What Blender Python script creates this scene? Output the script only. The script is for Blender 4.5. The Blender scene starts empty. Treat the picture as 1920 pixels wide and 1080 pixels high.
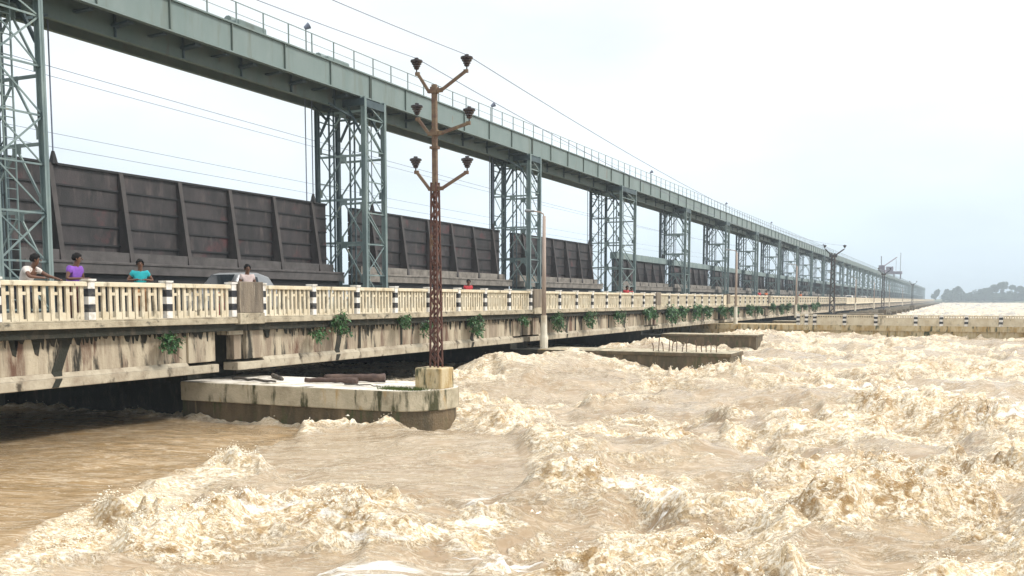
import bpy, math, random
import numpy as np
from mathutils import Vector, Matrix, Quaternion
R = math.radians
S = bpy.context.scene
C = S.collection

# ------------------------------------------------------------------ camera, world, sun, exposure
TH = math.atan(825/1800.0)
cd = bpy.data.cameras.new('camera'); cam = bpy.data.objects.new('camera', cd); C.objects.link(cam)
cam.location = (0, 0, 0); cam.rotation_euler = (R(85), 0, TH)
cd.sensor_width = 36; cd.lens = 36*1800/1920; cd.shift_y = 0.0935
cd.clip_start = 0.1; cd.clip_end = 9000
S.camera = cam

W = bpy.data.worlds.new('World'); S.world = W; W.use_nodes = True
nt = W.node_tree; nt.nodes.clear()
wo = nt.nodes.new('ShaderNodeOutputWorld'); bg = nt.nodes.new('ShaderNodeBackground')
sky = nt.nodes.new('ShaderNodeTexSky'); sky.sky_type = 'NISHITA'; sky.sun_disc = False
SUN_EL, SUN_AZ = R(46), R(72)
sky.sun_elevation = SUN_EL; sky.sun_rotation = SUN_AZ
tc = nt.nodes.new('ShaderNodeTexCoord'); mp = nt.nodes.new('ShaderNodeMapping')
mp.inputs['Scale'].default_value = (1, 1, 3.0)
nz = nt.nodes.new('ShaderNodeTexNoise'); nz.inputs['Scale'].default_value = 2.2; nz.inputs['Detail'].default_value = 5
cr = nt.nodes.new('ShaderNodeValToRGB')
cr.color_ramp.elements[0].position = 0.35; cr.color_ramp.elements[0].color = (0.93, 0.93, 0.93, 1)
cr.color_ramp.elements[1].position = 0.62; cr.color_ramp.elements[1].color = (0.97, 0.97, 0.97, 1)
sep = nt.nodes.new('ShaderNodeSeparateXYZ')
gr = nt.nodes.new('ShaderNodeValToRGB')          # overcast luminance: dimmer near the horizon, brighter overhead
g = gr.color_ramp; g.elements[0].position = 0.0; g.elements[0].color = (0.62, 0.74, 0.84, 1)
g.elements[1].position = 1.0; g.elements[1].color = (1.30, 1.28, 1.25, 1)
for p_, c_ in ((0.08, (0.68, 0.775, 0.84)), (0.20, (0.745, 0.80, 0.825)), (0.42, (0.80, 0.84, 0.85)), (0.60, (1.05, 1.05, 1.04))):
    e = g.elements.new(p_); e.color = (*c_, 1)
sc_ = nt.nodes.new('ShaderNodeVectorMath'); sc_.operation = 'SCALE'; sc_.inputs['Scale'].default_value = 11.5
mx = nt.nodes.new('ShaderNodeMixRGB')
L = nt.links.new
L(tc.outputs['Generated'], mp.inputs['Vector']); L(mp.outputs['Vector'], nz.inputs['Vector'])
L(nz.outputs['Fac'], cr.inputs['Fac']); L(cr.outputs['Color'], mx.inputs['Fac'])
L(tc.outputs['Generated'], sep.inputs['Vector']); L(sep.outputs['Z'], gr.inputs['Fac'])
cl = nt.nodes.new('ShaderNodeMapRange'); cl.inputs['From Min'].default_value = 0.35; cl.inputs['From Max'].default_value = 0.65
cl.inputs['To Min'].default_value = 0.90; cl.inputs['To Max'].default_value = 1.10
sm_ = nt.nodes.new('ShaderNodeVectorMath'); sm_.operation = 'SCALE'
L(nz.outputs['Fac'], cl.inputs['Value']); L(gr.outputs['Color'], sm_.inputs[0]); L(cl.outputs['Result'], sm_.inputs['Scale'])
L(sm_.outputs['Vector'], sc_.inputs[0]); L(sky.outputs['Color'], mx.inputs['Color1']); L(sc_.outputs['Vector'], mx.inputs['Color2'])
L(mx.outputs['Color'], bg.inputs['Color']); bg.inputs['Strength'].default_value = 0.1
L(bg.outputs['Background'], wo.inputs['Surface'])

sd = bpy.data.lights.new('sun', 'SUN'); sd.energy = 2.5; sd.angle = R(12); sd.color = (1.0, 0.95, 0.87)
so = bpy.data.objects.new('sun', sd); C.objects.link(so)
# the sky texture measures rotation clockwise from +Y
sdir = Vector((math.sin(SUN_AZ)*math.cos(SUN_EL), math.cos(SUN_AZ)*math.cos(SUN_EL), math.sin(SUN_EL)))
so.rotation_euler = (-sdir).to_track_quat('-Z', 'Y').to_euler()
S.view_settings.view_transform = 'Standard'; S.view_settings.look = 'None'
S.view_settings.exposure = 0.32; S.view_settings.gamma = 1.0
try:
    S.cycles.max_bounces = 5; S.cycles.diffuse_bounces = 2; S.cycles.volume_bounces = 0; S.cycles.transparent_max_bounces = 8
except Exception: pass

# ------------------------------------------------------------------ materials
def mat(name, col, rough=0.7, metal=0.0, col2=None, nscale=3.0, stretch=(1, 1, 1), lo=0.4, hi=0.65, bump=0.0,
        bscale=20, stains=None, coat=0.0, spec=0.5):
    """base colour mixed with col2 by noise; stains = list of (colour, scale, stretch, lo, hi)"""
    m = bpy.data.materials.new(name); m.use_nodes = True
    n = m.node_tree; b = n.nodes['Principled BSDF']; k = n.links.new
    b.inputs['Roughness'].default_value = rough; b.inputs['Metallic'].default_value = metal
    b.inputs['Specular IOR Level'].default_value = spec
    tcn = n.nodes.new('ShaderNodeTexCoord'); oi = n.nodes.new('ShaderNodeObjectInfo')
    mul = n.nodes.new('ShaderNodeMath'); mul.operation = 'MULTIPLY'; mul.inputs[1].default_value = 57.0
    k(oi.outputs['Random'], mul.inputs[0])
    cur = None
    layers = []
    if col2: layers.append((col2, nscale, stretch, lo, hi))
    layers += stains or []
    last = None
    for i, (c, s, st, l, h) in enumerate(layers):
        mpn = n.nodes.new('ShaderNodeMapping'); mpn.inputs['Scale'].default_value = st
        mpn.inputs['Location'].default_value = (i*3.1, i*7.7, i*1.3)
        nn = n.nodes.new('ShaderNodeTexNoise'); nn.noise_dimensions = '4D'
        nn.inputs['Scale'].default_value = s; nn.inputs['Detail'].default_value = 6; nn.inputs['Roughness'].default_value = 0.62
        rr = n.nodes.new('ShaderNodeMapRange'); rr.inputs['From Min'].default_value = l; rr.inputs['From Max'].default_value = h
        mm = n.nodes.new('ShaderNodeMixRGB'); mm.inputs['Color2'].default_value = (*c, 1)
        k(tcn.outputs['Object'], mpn.inputs['Vector']); k(mpn.outputs['Vector'], nn.inputs['Vector']); k(mul.outputs[0], nn.inputs['W'])
        k(nn.outputs['Fac'], rr.inputs['Value']); k(rr.outputs['Result'], mm.inputs['Fac'])
        if last: k(last.outputs['Color'], mm.inputs['Color1'])
        else: mm.inputs['Color1'].default_value = (*col, 1)
        last = mm
    if last: k(last.outputs['Color'], b.inputs['Base Color'])
    else: b.inputs['Base Color'].default_value = (*col, 1)
    if bump:
        nb = n.nodes.new('ShaderNodeTexNoise'); nb.inputs['Scale'].default_value = bscale; nb.inputs['Detail'].default_value = 5
        bp = n.nodes.new('ShaderNodeBump'); bp.inputs['Strength'].default_value = bump; bp.inputs['Distance'].default_value = 0.03
        k(tcn.outputs['Object'], nb.inputs['Vector']); k(nb.outputs['Fac'], bp.inputs['Height']); k(bp.outputs['Normal'], b.inputs['Normal'])
    return m

M = {}
VS = (1.0, 1.0, 0.12)   # vertical streaks
M['rail'] = mat('cream_paint', (0.68, 0.61, 0.47), 0.75, col2=(0.50, 0.41, 0.27), nscale=2.2, lo=0.40, hi=0.72, bump=0.25,
                stains=[((0.16, 0.13, 0.08), 4, (1, 1, 0.4), 0.57, 0.72), ((0.05, 0.045, 0.03), 9, (1, 1, 0.7), 0.64, 0.70)])
M['kerb'] = mat('kerb_concrete', (0.48, 0.42, 0.31), 0.85, col2=(0.24, 0.20, 0.14), nscale=2.5, lo=0.4, hi=0.65, bump=0.5,
                stains=[((0.07, 0.065, 0.05), 3.5, (1, 1, 1.6), 0.55, 0.68)])
M['girder'] = mat('stained_concrete', (0.48, 0.415, 0.31), 0.85, col2=(0.26, 0.205, 0.15), nscale=2.2, stretch=VS, lo=0.42, hi=0.60, bump=0.5,
                  stains=[((0.13, 0.07, 0.045), 3.0, (1, 1, 0.16), 0.53, 0.64), ((0.03, 0.026, 0.018), 2.6, (1, 1, 0.20), 0.545, 0.62)])
M['flange'] = mat('flange_concrete', (0.48, 0.425, 0.325), 0.85, col2=(0.30, 0.245, 0.18), nscale=2.5, lo=0.42, hi=0.66, bump=0.5,
                  stains=[((0.07, 0.055, 0.035), 3.0, (1, 1, 0.5), 0.56, 0.65)])
M['mould_and_shade'] = mat('black_mould_and_shade', (0.022, 0.023, 0.016), 0.95, col2=(0.07, 0.055, 0.04), nscale=6, stretch=(1, 1, 0.4), lo=0.5, hi=0.7, bump=0.4)  # black growth; also stands in for under-deck shade on slab, girders, piers
M['pilaster'] = mat('weathered_pilaster', (0.22, 0.18, 0.135), 0.9, col2=(0.11, 0.09, 0.07), nscale=5, stretch=VS, lo=0.4, hi=0.65, bump=0.6,
                    stains=[((0.40, 0.34, 0.26), 6, VS, 0.58, 0.7)])
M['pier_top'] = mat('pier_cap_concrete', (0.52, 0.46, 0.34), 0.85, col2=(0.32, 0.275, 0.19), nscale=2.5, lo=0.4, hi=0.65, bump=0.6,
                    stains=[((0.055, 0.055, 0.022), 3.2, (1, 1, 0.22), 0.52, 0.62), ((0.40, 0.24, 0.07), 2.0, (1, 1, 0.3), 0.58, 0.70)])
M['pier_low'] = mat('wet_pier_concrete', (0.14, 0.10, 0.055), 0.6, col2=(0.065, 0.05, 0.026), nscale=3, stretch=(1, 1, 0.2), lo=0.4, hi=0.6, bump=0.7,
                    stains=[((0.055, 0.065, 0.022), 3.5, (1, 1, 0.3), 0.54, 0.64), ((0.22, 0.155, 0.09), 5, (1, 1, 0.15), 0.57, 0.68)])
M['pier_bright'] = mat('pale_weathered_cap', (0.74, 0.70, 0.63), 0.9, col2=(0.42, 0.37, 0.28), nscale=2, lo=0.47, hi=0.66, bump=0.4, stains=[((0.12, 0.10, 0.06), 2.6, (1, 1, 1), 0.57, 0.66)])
M['pedestal'] = mat('mossy_pedestal', (0.52, 0.43, 0.27), 0.85, col2=(0.36, 0.24, 0.09), nscale=3.5, stretch=(1, 1, 0.3), lo=0.45, hi=0.62, bump=0.6,
                    stains=[((0.06, 0.065, 0.03), 4, (1, 1, 0.25), 0.55, 0.63)])
M['white'] = mat('white_paint', (0.74, 0.72, 0.69), 0.6, col2=(0.42, 0.37, 0.29), nscale=5, lo=0.48, hi=0.70)
M['black'] = mat('black_paint', (0.02, 0.022, 0.028), 0.55, col2=(0.13, 0.12, 0.10), nscale=6, lo=0.5, hi=0.68)
M['asphalt'] = mat('asphalt', (0.055, 0.055, 0.055), 0.9, col2=(0.09, 0.085, 0.08), nscale=8, bump=0.3)
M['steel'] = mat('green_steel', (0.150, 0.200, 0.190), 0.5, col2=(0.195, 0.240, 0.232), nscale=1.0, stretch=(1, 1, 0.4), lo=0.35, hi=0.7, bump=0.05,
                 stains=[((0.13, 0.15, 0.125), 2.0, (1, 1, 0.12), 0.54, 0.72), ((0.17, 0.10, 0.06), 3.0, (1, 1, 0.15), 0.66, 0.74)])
M['steel_dark'] = mat('green_steel_shaded', (0.088, 0.122, 0.108), 0.55, col2=(0.125, 0.148, 0.13), nscale=1.2, stretch=(1, 1, 0.5), lo=0.4, hi=0.7,
                      stains=[((0.09, 0.075, 0.06), 1.6, (1, 1, 0.4), 0.55, 0.72)])  # same paint as the upper plate, darkened for the recessed girder's shade
M['tower'] = mat('pale_green_paint', (0.225, 0.285, 0.272), 0.5, col2=(0.12, 0.17, 0.178), nscale=1.3, stretch=(1, 1, 0.4), lo=0.4, hi=0.65,
                 stains=[((0.30, 0.27, 0.18), 3, (1, 1, 0.3), 0.62, 0.72)])
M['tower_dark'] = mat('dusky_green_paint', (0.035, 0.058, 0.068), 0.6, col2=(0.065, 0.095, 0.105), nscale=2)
M['gate'] = mat('weathered_gate_steel', (0.045, 0.037, 0.038), 0.6, col2=(0.018, 0.016, 0.017), nscale=1.3, stretch=(1, 1, 0.6), lo=0.4, hi=0.6, bump=0.25,
                stains=[((0.085, 0.066, 0.062), 2.5, (1, 1, 0.25), 0.54, 0.70), ((0.085, 0.033, 0.035), 0.7, (1, 1, 1), 0.57, 0.68)])
M['gate_rib'] = mat('gate_rib_steel', (0.068, 0.057, 0.055), 0.65, col2=(0.036, 0.031, 0.03), nscale=2.5, stretch=(1, 1, 0.4), bump=0.2)
M['gate_beam'] = mat('gate_beam_steel', (0.098, 0.088, 0.086), 0.75, col2=(0.055, 0.05, 0.048), nscale=2, lo=0.4, hi=0.65, bump=0.3)
M['gate_pale'] = mat('gate_silted_beam', (0.25, 0.225, 0.195), 0.8, col2=(0.12, 0.105, 0.09), nscale=2, lo=0.4, hi=0.65, bump=0.3)
M['gate_void'] = mat('gate_dark_and_shade', (0.02, 0.02, 0.022), 0.8)  # near black; on the lower skin it stands in for the ledge beam's shade
M['rust'] = mat('rusted_steel', (0.115, 0.05, 0.036), 0.8, col2=(0.07, 0.03, 0.024), nscale=6, lo=0.4, hi=0.62, bump=0.4,
                stains=[((0.30, 0.21, 0.12), 3, (1, 1, 0.4), 0.58, 0.7)])
M['arm'] = mat('rusted_arm', (0.12, 0.07, 0.052), 0.8, col2=(0.19, 0.135, 0.08), nscale=8, bump=0.3)
M['ceramic'] = mat('dark_insulator', (0.018, 0.013, 0.016), 0.22, col2=(0.035, 0.02, 0.018), nscale=9)
M['pole'] = mat('concrete_pole', (0.42, 0.34, 0.29), 0.8, col2=(0.31, 0.235, 0.20), nscale=4, stretch=VS, bump=0.2)
M['pole_low'] = mat('pale_pole_sleeve', (0.66, 0.62, 0.52), 0.85, col2=(0.45, 0.38, 0.28), nscale=4, stretch=(1, 1, 0.3), lo=0.5, hi=0.7, bump=0.4)
M['grey_metal'] = mat('grey_metal', (0.32, 0.34, 0.35), 0.45, metal=0.4, col2=(0.22, 0.23, 0.24), nscale=5)
M['wire'] = mat('cable', (0.16, 0.18, 0.25), 0.6)
M['log'] = mat('wet_log', (0.055, 0.03, 0.024), 0.7, col2=(0.12, 0.075, 0.055), nscale=5, stretch=(1, 1, 1), bump=0.8, bscale=9)
M['driftwood'] = mat('dry_driftwood', (0.12, 0.10, 0.08), 0.85, col2=(0.05, 0.045, 0.04), nscale=6, bump=0.6)
M['leaf'] = mat('leaf_green', (0.06, 0.19, 0.05), 0.5, col2=(0.022, 0.065, 0.02), nscale=5, lo=0.35, hi=0.6, stains=[((0.16, 0.30, 0.10), 9, (1, 1, 1), 0.58, 0.7)])
M['twig'] = mat('twig_brown', (0.09, 0.06, 0.04), 0.85)
M['grass'] = mat('moss_grass', (0.12, 0.17, 0.035), 0.8, col2=(0.06, 0.09, 0.02), nscale=6)
M['far_leaf'] = mat('far_foliage', (0.045, 0.075, 0.04), 0.8, col2=(0.07, 0.10, 0.05), nscale=0.3)
M['bark'] = mat('bark', (0.08, 0.06, 0.045), 0.9)
M['bank'] = mat('bank_soil', (0.20, 0.19, 0.12), 0.95, col2=(0.10, 0.14, 0.06), nscale=0.02)
M['skin'] = mat('skin_brown', (0.13, 0.06, 0.035), 0.5)
M['hair'] = mat('black_hair', (0.006, 0.005, 0.005), 0.75, spec=0.2)
for nm, c in dict(shirt_white=(0.70, 0.64, 0.60), shirt_purple=(0.22, 0.08, 0.45), shirt_teal=(0.015, 0.38, 0.43), scarf_pale=(0.62, 0.50, 0.48),
                  cloth_red=(0.55, 0.05, 0.06), cloth_orange=(0.62, 0.16, 0.05), trouser_dark=(0.03, 0.03, 0.045), trouser_maroon=(0.12, 0.03, 0.03),
                  trouser_tan=(0.42, 0.22, 0.10), trouser_blue=(0.04, 0.05, 0.13), shirt_pink=(0.60, 0.30, 0.32)).items():
    M[nm] = mat(nm, c, 0.85, col2=tuple(v*0.75 for v in c), nscale=7)
M['car_paint'] = mat('silver_car_paint', (0.27, 0.28, 0.29), 0.3, metal=0.4)
M['truck_red'] = mat('red_paint', (0.45, 0.03, 0.04), 0.4)
M['glass'] = mat('dark_glass', (0.02, 0.025, 0.03), 0.06)
M['tyre'] = mat('tyre_rubber', (0.02, 0.02, 0.02), 0.85)
M['lamp'] = mat('lamp_lens', (0.7, 0.65, 0.55), 0.2)
M['crane'] = mat('mauve_crane_paint', (0.15, 0.12, 0.16), 0.7)

# ------------------------------------------------------------------ helpers
class MB:
    def __init__(s): s.v = []; s.f = []; s.m = []
    def quad(s, a, b, c, d, mi=0):
        n = len(s.v); s.v += [tuple(a), tuple(b), tuple(c), tuple(d)]; s.f.append((n, n+1, n+2, n+3)); s.m.append(mi)
    def box(s, x0, x1, y0, y1, z0, z1, mi=0):
        n = len(s.v)
        s.v += [(x0, y0, z0), (x1, y0, z0), (x1, y1, z0), (x0, y1, z0), (x0, y0, z1), (x1, y0, z1), (x1, y1, z1), (x0, y1, z1)]
        for q in ((0, 3, 2, 1), (4, 5, 6, 7), (0, 1, 5, 4), (1, 2, 6, 5), (2, 3, 7, 6), (3, 0, 4, 7)):
            s.f.append(tuple(n+i for i in q)); s.m.append(mi)
        return s
    def bar(s, p, q, w, d=None, mi=0, up=(0, 0, 1)):
        p = Vector(p); q = Vector(q); d = d or w
        a = (q-p).normalized(); u = Vector(up)
        if abs(a.dot(u)) > 0.95: u = Vector((1, 0, 0))
        r = a.cross(u).normalized(); t = r.cross(a).normalized()
        n = len(s.v)
        for P in (p, q):
            for i, j in ((-1, -1), (1, -1), (1, 1), (-1, 1)):
                s.v.append(tuple(P + r*(i*w/2) + t*(j*d/2)))
        for k in ((0, 1, 2, 3), (7, 6, 5, 4), (0, 4, 5, 1), (1, 5, 6, 2), (2, 6, 7, 3), (3, 7, 4, 0)):
            s.f.append(tuple(n+i for i in k)); s.m.append(mi)
        return s
    def tube(s, pts, rad, seg=8, mi=0, caps=True):
        pts = [Vector(p) for p in pts]; rs = rad if isinstance(rad, (list, tuple)) else [rad]*len(pts)
        n0 = len(s.v); ref = Vector((0, 0, 1))
        a0 = (pts[-1]-pts[0]).normalized()
        if abs(a0.z) > 0.9: ref = Vector((1, 0, 0))
        for i, P in enumerate(pts):
            a = (pts[min(i+1, len(pts)-1)]-pts[max(i-1, 0)]).normalized()
            r = a.cross(ref).normalized(); t = r.cross(a).normalized()
            for j in range(seg):
                an = 2*math.pi*j/seg
                s.v.append(tuple(P+(r*math.cos(an)+t*math.sin(an))*rs[i]))
        for i in range(len(pts)-1):
            for j in range(seg):
                a = n0+i*seg+j; b = n0+i*seg+(j+1) % seg
                s.f.append((a, b, b+seg, a+seg)); s.m.append(mi)
        if caps:
            s.f.append(tuple(n0+j for j in range(seg))[::-1]); s.m.append(mi)
            s.f.append(tuple(n0+(len(pts)-1)*seg+j for j in range(seg))); s.m.append(mi)
        return s
    def lathe(s, prof, c, seg=14, mi=0):
        n0 = len(s.v)
        for r, z in prof:
            for j in range(seg):
                an = 2*math.pi*j/seg; s.v.append((c[0]+r*math.cos(an), c[1]+r*math.sin(an), c[2]+z))
        for i in range(len(prof)-1):
            for j in range(seg):
                a = n0+i*seg+j; b = n0+i*seg+(j+1) % seg
                s.f.append((a, b, b+seg, a+seg)); s.m.append(mi)
        s.f.append(tuple(n0+j for j in range(seg))[::-1]); s.m.append(mi)
        s.f.append(tuple(n0+(len(prof)-1)*seg+j for j in range(seg))); s.m.append(mi)
        return s
    def prism(s, poly, z0, z1, mi=0, mtop=None):
        n = len(s.v); k = len(poly)
        s.v += [(x, y, z0) for x, y in poly] + [(x, y, z1) for x, y in poly]
        s.f.append(tuple(range(n+k-1, n-1, -1))); s.m.append(mi)
        s.f.append(tuple(range(n+k, n+2*k))); s.m.append(mi if mtop is None else mtop)
        for i in range(k):
            j = (i+1) % k; s.f.append((n+i, n+j, n+k+j, n+k+i)); s.m.append(mi)
        return s
    def build(s, name, mats, parent=None, loc=(0, 0, 0), smooth=False, bevel=0):
        me = bpy.data.meshes.new(name); me.from_pydata(s.v, [], s.f)
        for mm in (mats if isinstance(mats, (list, tuple)) else [mats]): me.materials.append(M[mm] if isinstance(mm, str) else mm)
        me.polygons.foreach_set('material_index', s.m)
        if smooth: me.polygons.foreach_set('use_smooth', [True]*len(me.polygons))
        me.update()
        o = bpy.data.objects.new(name, me); C.objects.link(o); o.location = loc
        if parent: o.parent = parent
        if bevel:
            b = o.modifiers.new('bevel', 'BEVEL'); b.width = bevel; b.segments = 2; b.limit_method = 'ANGLE'
        return o

def tag(o, label, cat, group=None, kind=None):
    o['label'] = label; o['category'] = cat
    if group: o['group'] = group
    if kind: o['kind'] = kind
    return o
def empty(name, loc, label=None, cat=None, group=None, rz=0):
    o = bpy.data.objects.new(name, None); C.objects.link(o); o.location = loc; o.rotation_euler = (0, 0, rz); o.empty_display_size = 0.2
    if label: tag(o, label, cat, group)
    return o
def dup(root, loc, label, group=None):
    r = root.copy(); C.objects.link(r); r.location = loc; r['label'] = label
    if group: r['group'] = group
    for ch in list(root.children):
        c = ch.copy(); C.objects.link(c); c.parent = r
        for gch in list(ch.children):
            d = gch.copy(); C.objects.link(d); d.parent = c
    return r
ORD = ['zeroth', 'first', 'second', 'third', 'fourth', 'fifth', 'sixth', 'seventh', 'eighth', 'ninth', 'tenth', 'eleventh', 'twelfth']

# ------------------------------------------------------------------ layout (metres; camera eye is the origin)
XP = -17.84                      # outer face of the parapet
BAY = 20.4
PIER_Y = [1.0, 21.4, 41.8, 62.2, 83.4] + [104.6+BAY*i for i in range(48)]
SPAN_Y = [1.0, 21.4, 41.8, 62.2] + [84.2+BAY*i for i in range(49)]     # start of each deck span / gantry bay
WIDE = 4
WATER = -3.2

# ------------------------------------------------------------------ deck spans
def balustrade(mb, y0, y1, x, z0, z1, per=0.152, simple=False):
    """perforated precast slab: slats, links between alternate slats"""
    n = max(4, int(round((y1-y0)/.205))); p = (y1-y0)/n
    if simple:
        for i in range(0, n, 2):
            mb.box(x-0.03, x+0.03, y0+p*i+0.05, y0+p*(i+1)+0.08, z0, z1)
        return
    for i in range(n):
        c = y0+p*(i+0.5)+.012*math.sin(i*7.3+y0*5); w = 0.088+.010*math.sin(i*3.1+y0*9)
        mb.box(x-0.03, x+0.03, c-w/2, c+w/2, z0, z1)
        if i < n-1:
            c2 = c+p-.012
            if i % 2 == 0: mb.box(x-0.022, x+0.022, c+w/2, c2-w/2, z1-0.20, z1-0.13)
            else: mb.box(x-0.022, x+0.022, c+w/2, c2-w/2, z0+.045, z0+0.17)
            mb.box(x-0.022, x+0.022, c+w/2, c2-w/2, z0, z0+0.045)

def striped_post(mb, x, y, z0, z1, w=0.2, d=0.2):
    h = (z1-z0)/5.0
    for k, mi in enumerate((0, 1, 0, 1, 0)):
        e_ = 0.0 if mi == 0 else 0.003
        mb.box(x-d/2-e_, x+d/2+e_, y-w/2-e_, y+w/2+e_, z0+k*h, z0+(k+1)*h, mi)

def make_span(detail):
    root = empty('bridge_span', (0, 0, 0))
    m = MB()
    # deck slab with overhang: local y from 0 to BAY
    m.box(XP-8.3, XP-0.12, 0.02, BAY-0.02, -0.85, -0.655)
    m.build('deck_slab', 'mould_and_shade', root)  # black colour puts the under-deck shade into the slab
    m = MB(); m.box(XP-10.15, XP-8.32, 1.4, BAY-1.4, -1.02, -0.80); m.build('light_block_slab', 'pier_low', root)  # unseen slab added to block sky light between deck and gates
    m = MB(); m.box(XP-8.0, XP-0.5, 0.02, BAY-0.02, -0.651, -0.61); m.build('roadway', 'asphalt', root)
    m = MB(); m.box(XP-0.28, XP, 0.01, BAY-0.01, -0.645, -0.50); m.box(XP-0.24, XP-0.04, 0.01, BAY-0.01, -0.50, -0.46)
    # drip nibs below the kerb
    m.build('kerb', 'kerb', root, bevel=0.012 if detail == 2 else 0)
    m = MB(); m.box(XP-8.3, XP-8.01, 0.01, BAY-0.01, -0.651, -0.40); m.build('far_kerb', 'kerb', root)
    # main outer girder: web, bottom flange, end blocks
    g_ = MB()
    gx = XP-0.34; ya, yb = -0.30, BAY-1.05
    g_.box(gx-0.22, gx, ya+1.15, yb-1.1, -1.64, -0.86)                 # recessed web
    g_.box(gx-0.30, gx+0.07, ya+0.42, ya+1.15, -1.66, -0.86)                # end blocks
    g_.box(gx-0.30, gx-0.02, ya, ya+0.30, -1.66, -0.98); g_.box(gx-.30, gx-.10, ya+.30, ya+.42, -1.66, -.86)
    g_.box(gx-0.30, gx+0.07, yb-1.1, yb-0.25, -1.66, -0.86); g_.box(gx-0.30, gx-0.02, yb-0.25, yb, -1.66, -0.86)
    g_.build('girder_web', 'girder', root, bevel=0.015 if detail == 2 else 0)
    f = MB()
    f.box(gx-0.42, gx+0.10, ya, yb, -1.96, -1.74)
    n = len(f.v)
    prof = [(gx-0.42, -1.74), (gx+0.10, -1.74), (gx+0.004, -1.63), (gx-0.22, -1.63)]
    f.v += [(x, ya+1.15, z) for x, z in prof]+[(x, yb-1.1, z) for x, z in prof]
    for q in ((1, 5, 6, 2), (2, 6, 7, 3), (3, 7, 4, 0), (0, 1, 2, 3), (4, 7, 6, 5)): f.f.append(tuple(n+i for i in q)); f.m.append(0)
    f.build('girder_flange', 'flange', root, bevel=0.02 if detail == 2 else 0)
    rs_g = random.Random(12)
    for k, yy in enumerate((4.75, 14.4)):                           # slimy drain run-offs: thick black growth
        d_ = MB(); zs = [-0.83, -1.0, -1.2, -1.4, -1.6, -1.78, -1.95]; n0 = 0
        for i, z in enumerate(zs):
            u = i/6; w_s = .20*(1-u*.55)*rs_g.uniform(.8, 1.15); c_ = yy+.12-.42*u+rs_g.uniform(-.02, .02); xo = gx+.012 if z > -1.65 else gx+.112
            d_.v += [(xo, c_-w_s, z), (xo, c_+w_s, z), (gx-.05, c_+w_s, z), (gx-.05, c_-w_s, z)]
        for i in range(6):
            for j in range(4): a = i*4+j; b_ = i*4+(j+1) % 4; d_.f.append((a, b_, b_+4, a+4)); d_.m.append(0)
        d_.build('run_off_growth', 'mould_and_shade', root)
    for k, yy in enumerate((5.9, 8.6, 11.3)):
        d_ = MB(); d_.box(gx, gx+0.035, yy-0.05, yy+0.05, -1.62, -0.84); d_.build('downpipe', 'mould_and_shade', root)
    # dripping black growth along the top of the web
    d_ = MB(); y_ = 0.9
    while y_ < yb-.4:
        w_s = rs_g.uniform(.05, .28); ln_ = rs_g.uniform(.04, .32)*(1 if rs_g.random() < .8 else 1.7)
        xo = gx+.009 if 0.9 < y_ < yb-1.15-w_s else gx+.078
        n0 = len(d_.v); d_.v += [(xo, y_, -.80), (xo, y_+w_s, -.80), (xo, y_+w_s*.65, -.80-ln_), (xo, y_+w_s*.35, -.80-ln_*.9), (gx-.1, y_, -.80), (gx-.1, y_+w_s, -.80), (gx-.1, y_+w_s*.65, -.80-ln_), (gx-.1, y_+w_s*.35, -.80-ln_*.9)]
        for q in ((0, 1, 2, 3), (7, 6, 5, 4), (1, 5, 6, 2), (3, 2, 6, 7), (0, 3, 7, 4)): d_.f.append(tuple(n0+i for i in q)); d_.m.append(0)
        y_ += w_s*rs_g.uniform(.5, 1.5)
    d_.build('black_growth', 'mould_and_shade', root)
    for xx in (XP-2.7, XP-5.0, XP-7.3):
        ib = MB(); ib.box(xx-0.2, xx+0.2, ya, yb, -1.95, -1.0); ib.build('inner_girder', 'mould_and_shade', root)  # under-deck shade put into the black colour
    br = MB(); br.box(gx-0.3, gx+0.06, ya-.36, ya+.30, -.97, -0.82); br.build('end_corbel', 'flange', root)
    # parapet
    y0 = 0.62; pit = (BAY-1.24)/8
    for k in range(9):
        p = MB(); striped_post(p, XP-0.13, y0+pit*k, -0.46, 0.43, w=0.19); 
        p.box(XP-0.26, XP, y0+pit*k-0.12, y0+pit*k+0.12, 0.43, 0.475, 0)
        p.build('striped_post', ['white', 'black'], root)
    for k in range(8):
        b = MB(); balustrade(b, y0+pit*k+0.1, y0+pit*(k+1)-0.1, XP-0.13, -0.46, 0.30, simple=(detail == 0))
        b.build('balustrade_panel', 'rail', root)
    h = MB()
    for k in range(8): h.box(XP-0.22, XP-0.04, y0+pit*k+0.1, y0+pit*(k+1)-0.1, 0.30, 0.41)
    h.build('handrail', 'rail', root, bevel=0.015 if detail == 2 else 0)
    # pilaster block over the joint (at the start of the span)
    p = MB(); p.box(XP-0.36, XP+0.06, -0.5, 0.5, -0.36, 0.50); p.build('pilaster', 'pilaster', root, bevel=0.02 if detail == 2 else 0)
    p = MB(); p.box(XP-0.34, XP+0.08, -0.52, 0.52, -0.67, -0.36); p.build('pilaster_base', 'kerb', root, bevel=0.02 if detail == 2 else 0)
    return root

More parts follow.
